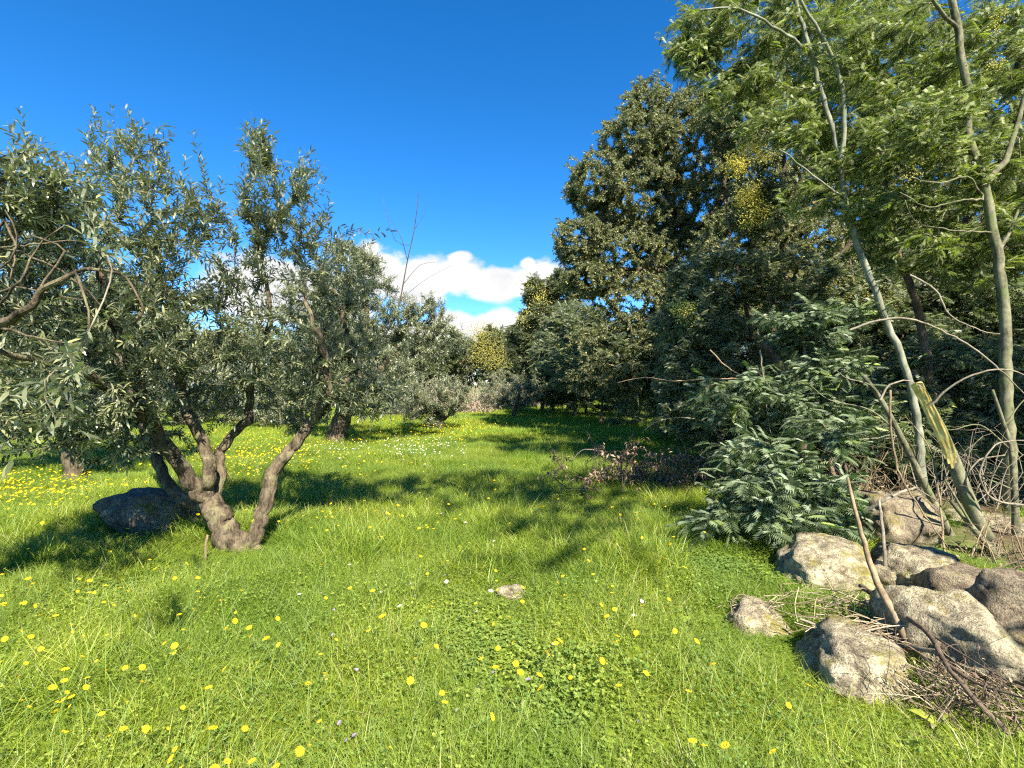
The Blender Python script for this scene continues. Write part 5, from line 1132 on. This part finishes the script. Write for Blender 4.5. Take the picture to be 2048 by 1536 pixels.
hot = [(165, 1160), (60, 1190), (185, 1183), (20, 1270), (35, 1268), (75, 1283), (18, 1245), (120, 1338), (178, 1357), (65, 1362), (82, 1374), (0, 1412), (5, 1425), (256, 1308), (264, 1415), (388, 1278), (419, 1376), (400, 1472), (398, 1510),
       (474, 1470), (551, 1440), (590, 1520), (635, 1308), (614, 1358), (507, 1340), (540, 1254), (530, 1290), (556, 1268), (362, 1226), (363, 1250), (452, 1243), (450, 1254), (443, 1180), (435, 1200), (452, 1200), (523, 1208), (345, 1145), (277, 1130), (318, 1115),
       (752, 1182), (790, 1224), (826, 1225), (874, 1219), (753, 1257), (832, 1267), (821, 1305), (850, 1316), (879, 1368), (908, 1382), (870, 1418), (997, 1342), (1015, 1328), (1003, 1313), (1034, 1346), (1035, 1275), (1067, 1295), (1079, 1264), (1121, 1280),
       (1127, 1302), (1168, 1272), (1216, 1270), (1166, 1333), (1140, 1360), (1247, 1322), (1247, 1378), (1269, 1283), (1335, 1245), (1370, 1393), (1396, 1487), (1417, 1504), (1482, 1486), (1540, 1366), (1590, 1375), (1638, 1516), (745, 1508), (808, 1483), (458, 1430),
       (1080, 1150), (1134, 1190), (1460, 1340)]
spots = [(px, py, 'h') for px, py in hot]
def addspots(n, fx, fy): 
    for _ in range(n): spots.append((fx(), fy(), 'r'))
addspots(30, lambda: RS.uniform(0, 700), lambda: RS.uniform(1170, 1530)); addspots(18, lambda: RS.uniform(0, 330), lambda: RS.uniform(1090, 1220)); addspots(50, lambda: RS.uniform(600, 1400), lambda: RS.uniform(1030, 1240))
addspots(42, lambda: abs(RS.normal(0, 200)), lambda: RS.uniform(1150, 1420)); addspots(20, lambda: abs(RS.normal(0, 130)) - 10, lambda: RS.normal(1000, 22)); addspots(24, lambda: RS.normal(500, 60), lambda: RS.normal(930, 18)); addspots(25, lambda: RS.uniform(550, 900), lambda: RS.uniform(1010, 1060))
def flower_label(px, py):
    if py > 1170:
        r = 'at the bottom edge' if py > 1430 else ('low in the near grass' if py > 1290 else 'in the open grass')
        c = next(n for x, n in ((110, 'close to the left edge'), (260, 'a little in from the left edge'), (410, 'left below the forked olive foot'), (580, 'straight below the forked olive foot'), (830, 'between olive foot and small stone'),
                                (1150, 'straight below the small pale stone'), (1400, 'right below the small pale stone'), (9999, 'left of the front boulder')) if px < x)
        return f'yellow daisy {r}, {c}'
    if py > 1380: r = 'along the bottom of the view'
    elif py > 1170: r = 'in the open grass below the forked olive' if px < 700 else 'in the open grass at the centre'
    elif py > 1060: r = 'in the shade left of the forked olive' if px < 480 else 'in the grass where the shade patches begin'
    elif px < 300: r = 'in the sunlit strip at the left edge'
    elif py < 985: r = 'in the dense band behind the olive stems'
    else: r = 'at the edge of the forked olive shadow'
    side = 'left' if px < 683 else ('middle' if px < 1366 else 'right')
    return f'yellow daisy {r}, {side} third'
spots = spots[:300]
for px, py, kd in spots:
    py = min(max(py, 880), 1545); p = G(px, py); k = RS.randint(0, 4)
    # the head stands above the grass: move the foot back so that the head keeps its place
    hgt = .15 + .03 * k; hh = hgt + .03 + .06 * RS.rand(); Yh = (EYE - p[2] - hh) * 1024 / (py - 768); x = (px - 1024) / 1024 * Yh
    o = bpy.data.objects.new('yellow_daisy', FM[k]); C.objects.link(o); o.location = (x, Yh, gh(x, Yh) + (hh - .13 - .03 * k)); s = RS.uniform(.85, 1.2) if kd == 'h' else RS.uniform(.6, 1.0)
    o.scale = (s, s, 1); o.rotation_euler = (RS.normal(.3, .35), RS.normal(0.1, .35), RS.uniform(0, 6))
    tag(o, flower_label(px, py), 'flower', 'yellow daisies in the grass')
# the uncountable rest: one object each for yellow and white specks
def speck_field(name, label, pts, r, material):
    n = len(pts); th = np.linspace(0, 6.283, 6, endpoint=False); t = np.column_stack((np.cos(th), np.sin(th), 0.2 * np.ones(6))); t = np.vstack((t, (0, 0, 0)))
    P = np.array(pts); R = frames(np.column_stack((np.ones(n), RS.normal(0, .3, n), RS.normal(.1, .25, n))), RS.normal(0.1, .3, n))
    V, F = scatter(t, [(3, np.array([(i, (i + 1) % 6, 6) for i in range(6)]))], P, R, r * RS.uniform(.6, 1.3, (n, 1))); o = mesh_obj(name, V, F, material, rnd=np.repeat(RS.rand(n), 7)); tag(o, label, kind='stuff')
pts = []
def field(n, fx, fy, h=(.14, .24)):
    for _ in range(n):
        px, py = fx(), fy()
        if py < 797 or py > 1540: continue
        p = G(px, py)
        if in_rock(p[0], p[1], 1): continue
        pts.append((p[0], p[1], p[2] + RS.uniform(*h)))
field(900, lambda: RS.normal(520, 90), lambda: RS.normal(925, 26)); field(300, lambda: RS.uniform(-60, 180), lambda: RS.normal(985, 25)); field(900, lambda: RS.uniform(650, 940), lambda: RS.uniform(815, 900)); field(350, lambda: RS.uniform(900, 1130), lambda: RS.uniform(800, 860))
field(160, lambda: abs(RS.normal(0, 130)) - 10, lambda: RS.normal(1000, 22)); field(500, lambda: RS.uniform(0, 650), lambda: RS.uniform(850, 930)); field(160, lambda: RS.uniform(0, 1400), lambda: RS.uniform(930, 1100)); field(260, lambda: RS.normal(900, 60), lambda: RS.normal(868, 8))
speck_field('yellow_flower_carpet', 'dense carpet of tiny yellow flowers across the back of the meadow', pts, .016, M['petal'])
pts = []
field(260, lambda: RS.normal(830, 40), lambda: RS.normal(908, 14)); field(120, lambda: RS.normal(670, 40), lambda: RS.normal(910, 8)); field(22, lambda: RS.uniform(500, 1300), lambda: RS.uniform(1000, 1300), (.06, .15))
speck_field('white_flower_carpet', 'loose drifts of small white flowers before the leaning olive', pts, .014, M['white_petal'])
pts = []
field(26, lambda: RS.uniform(500, 1400), lambda: RS.uniform(1150, 1530), (.06, .14))
speck_field('violet_flower_carpet', 'scattered faded violet blooms low in the near grass', pts, .010, M['violet_petal'])
print('TRIS', sum(len(o.data.polygons) for o in C.objects if o.type == 'MESH'), len(C.objects))
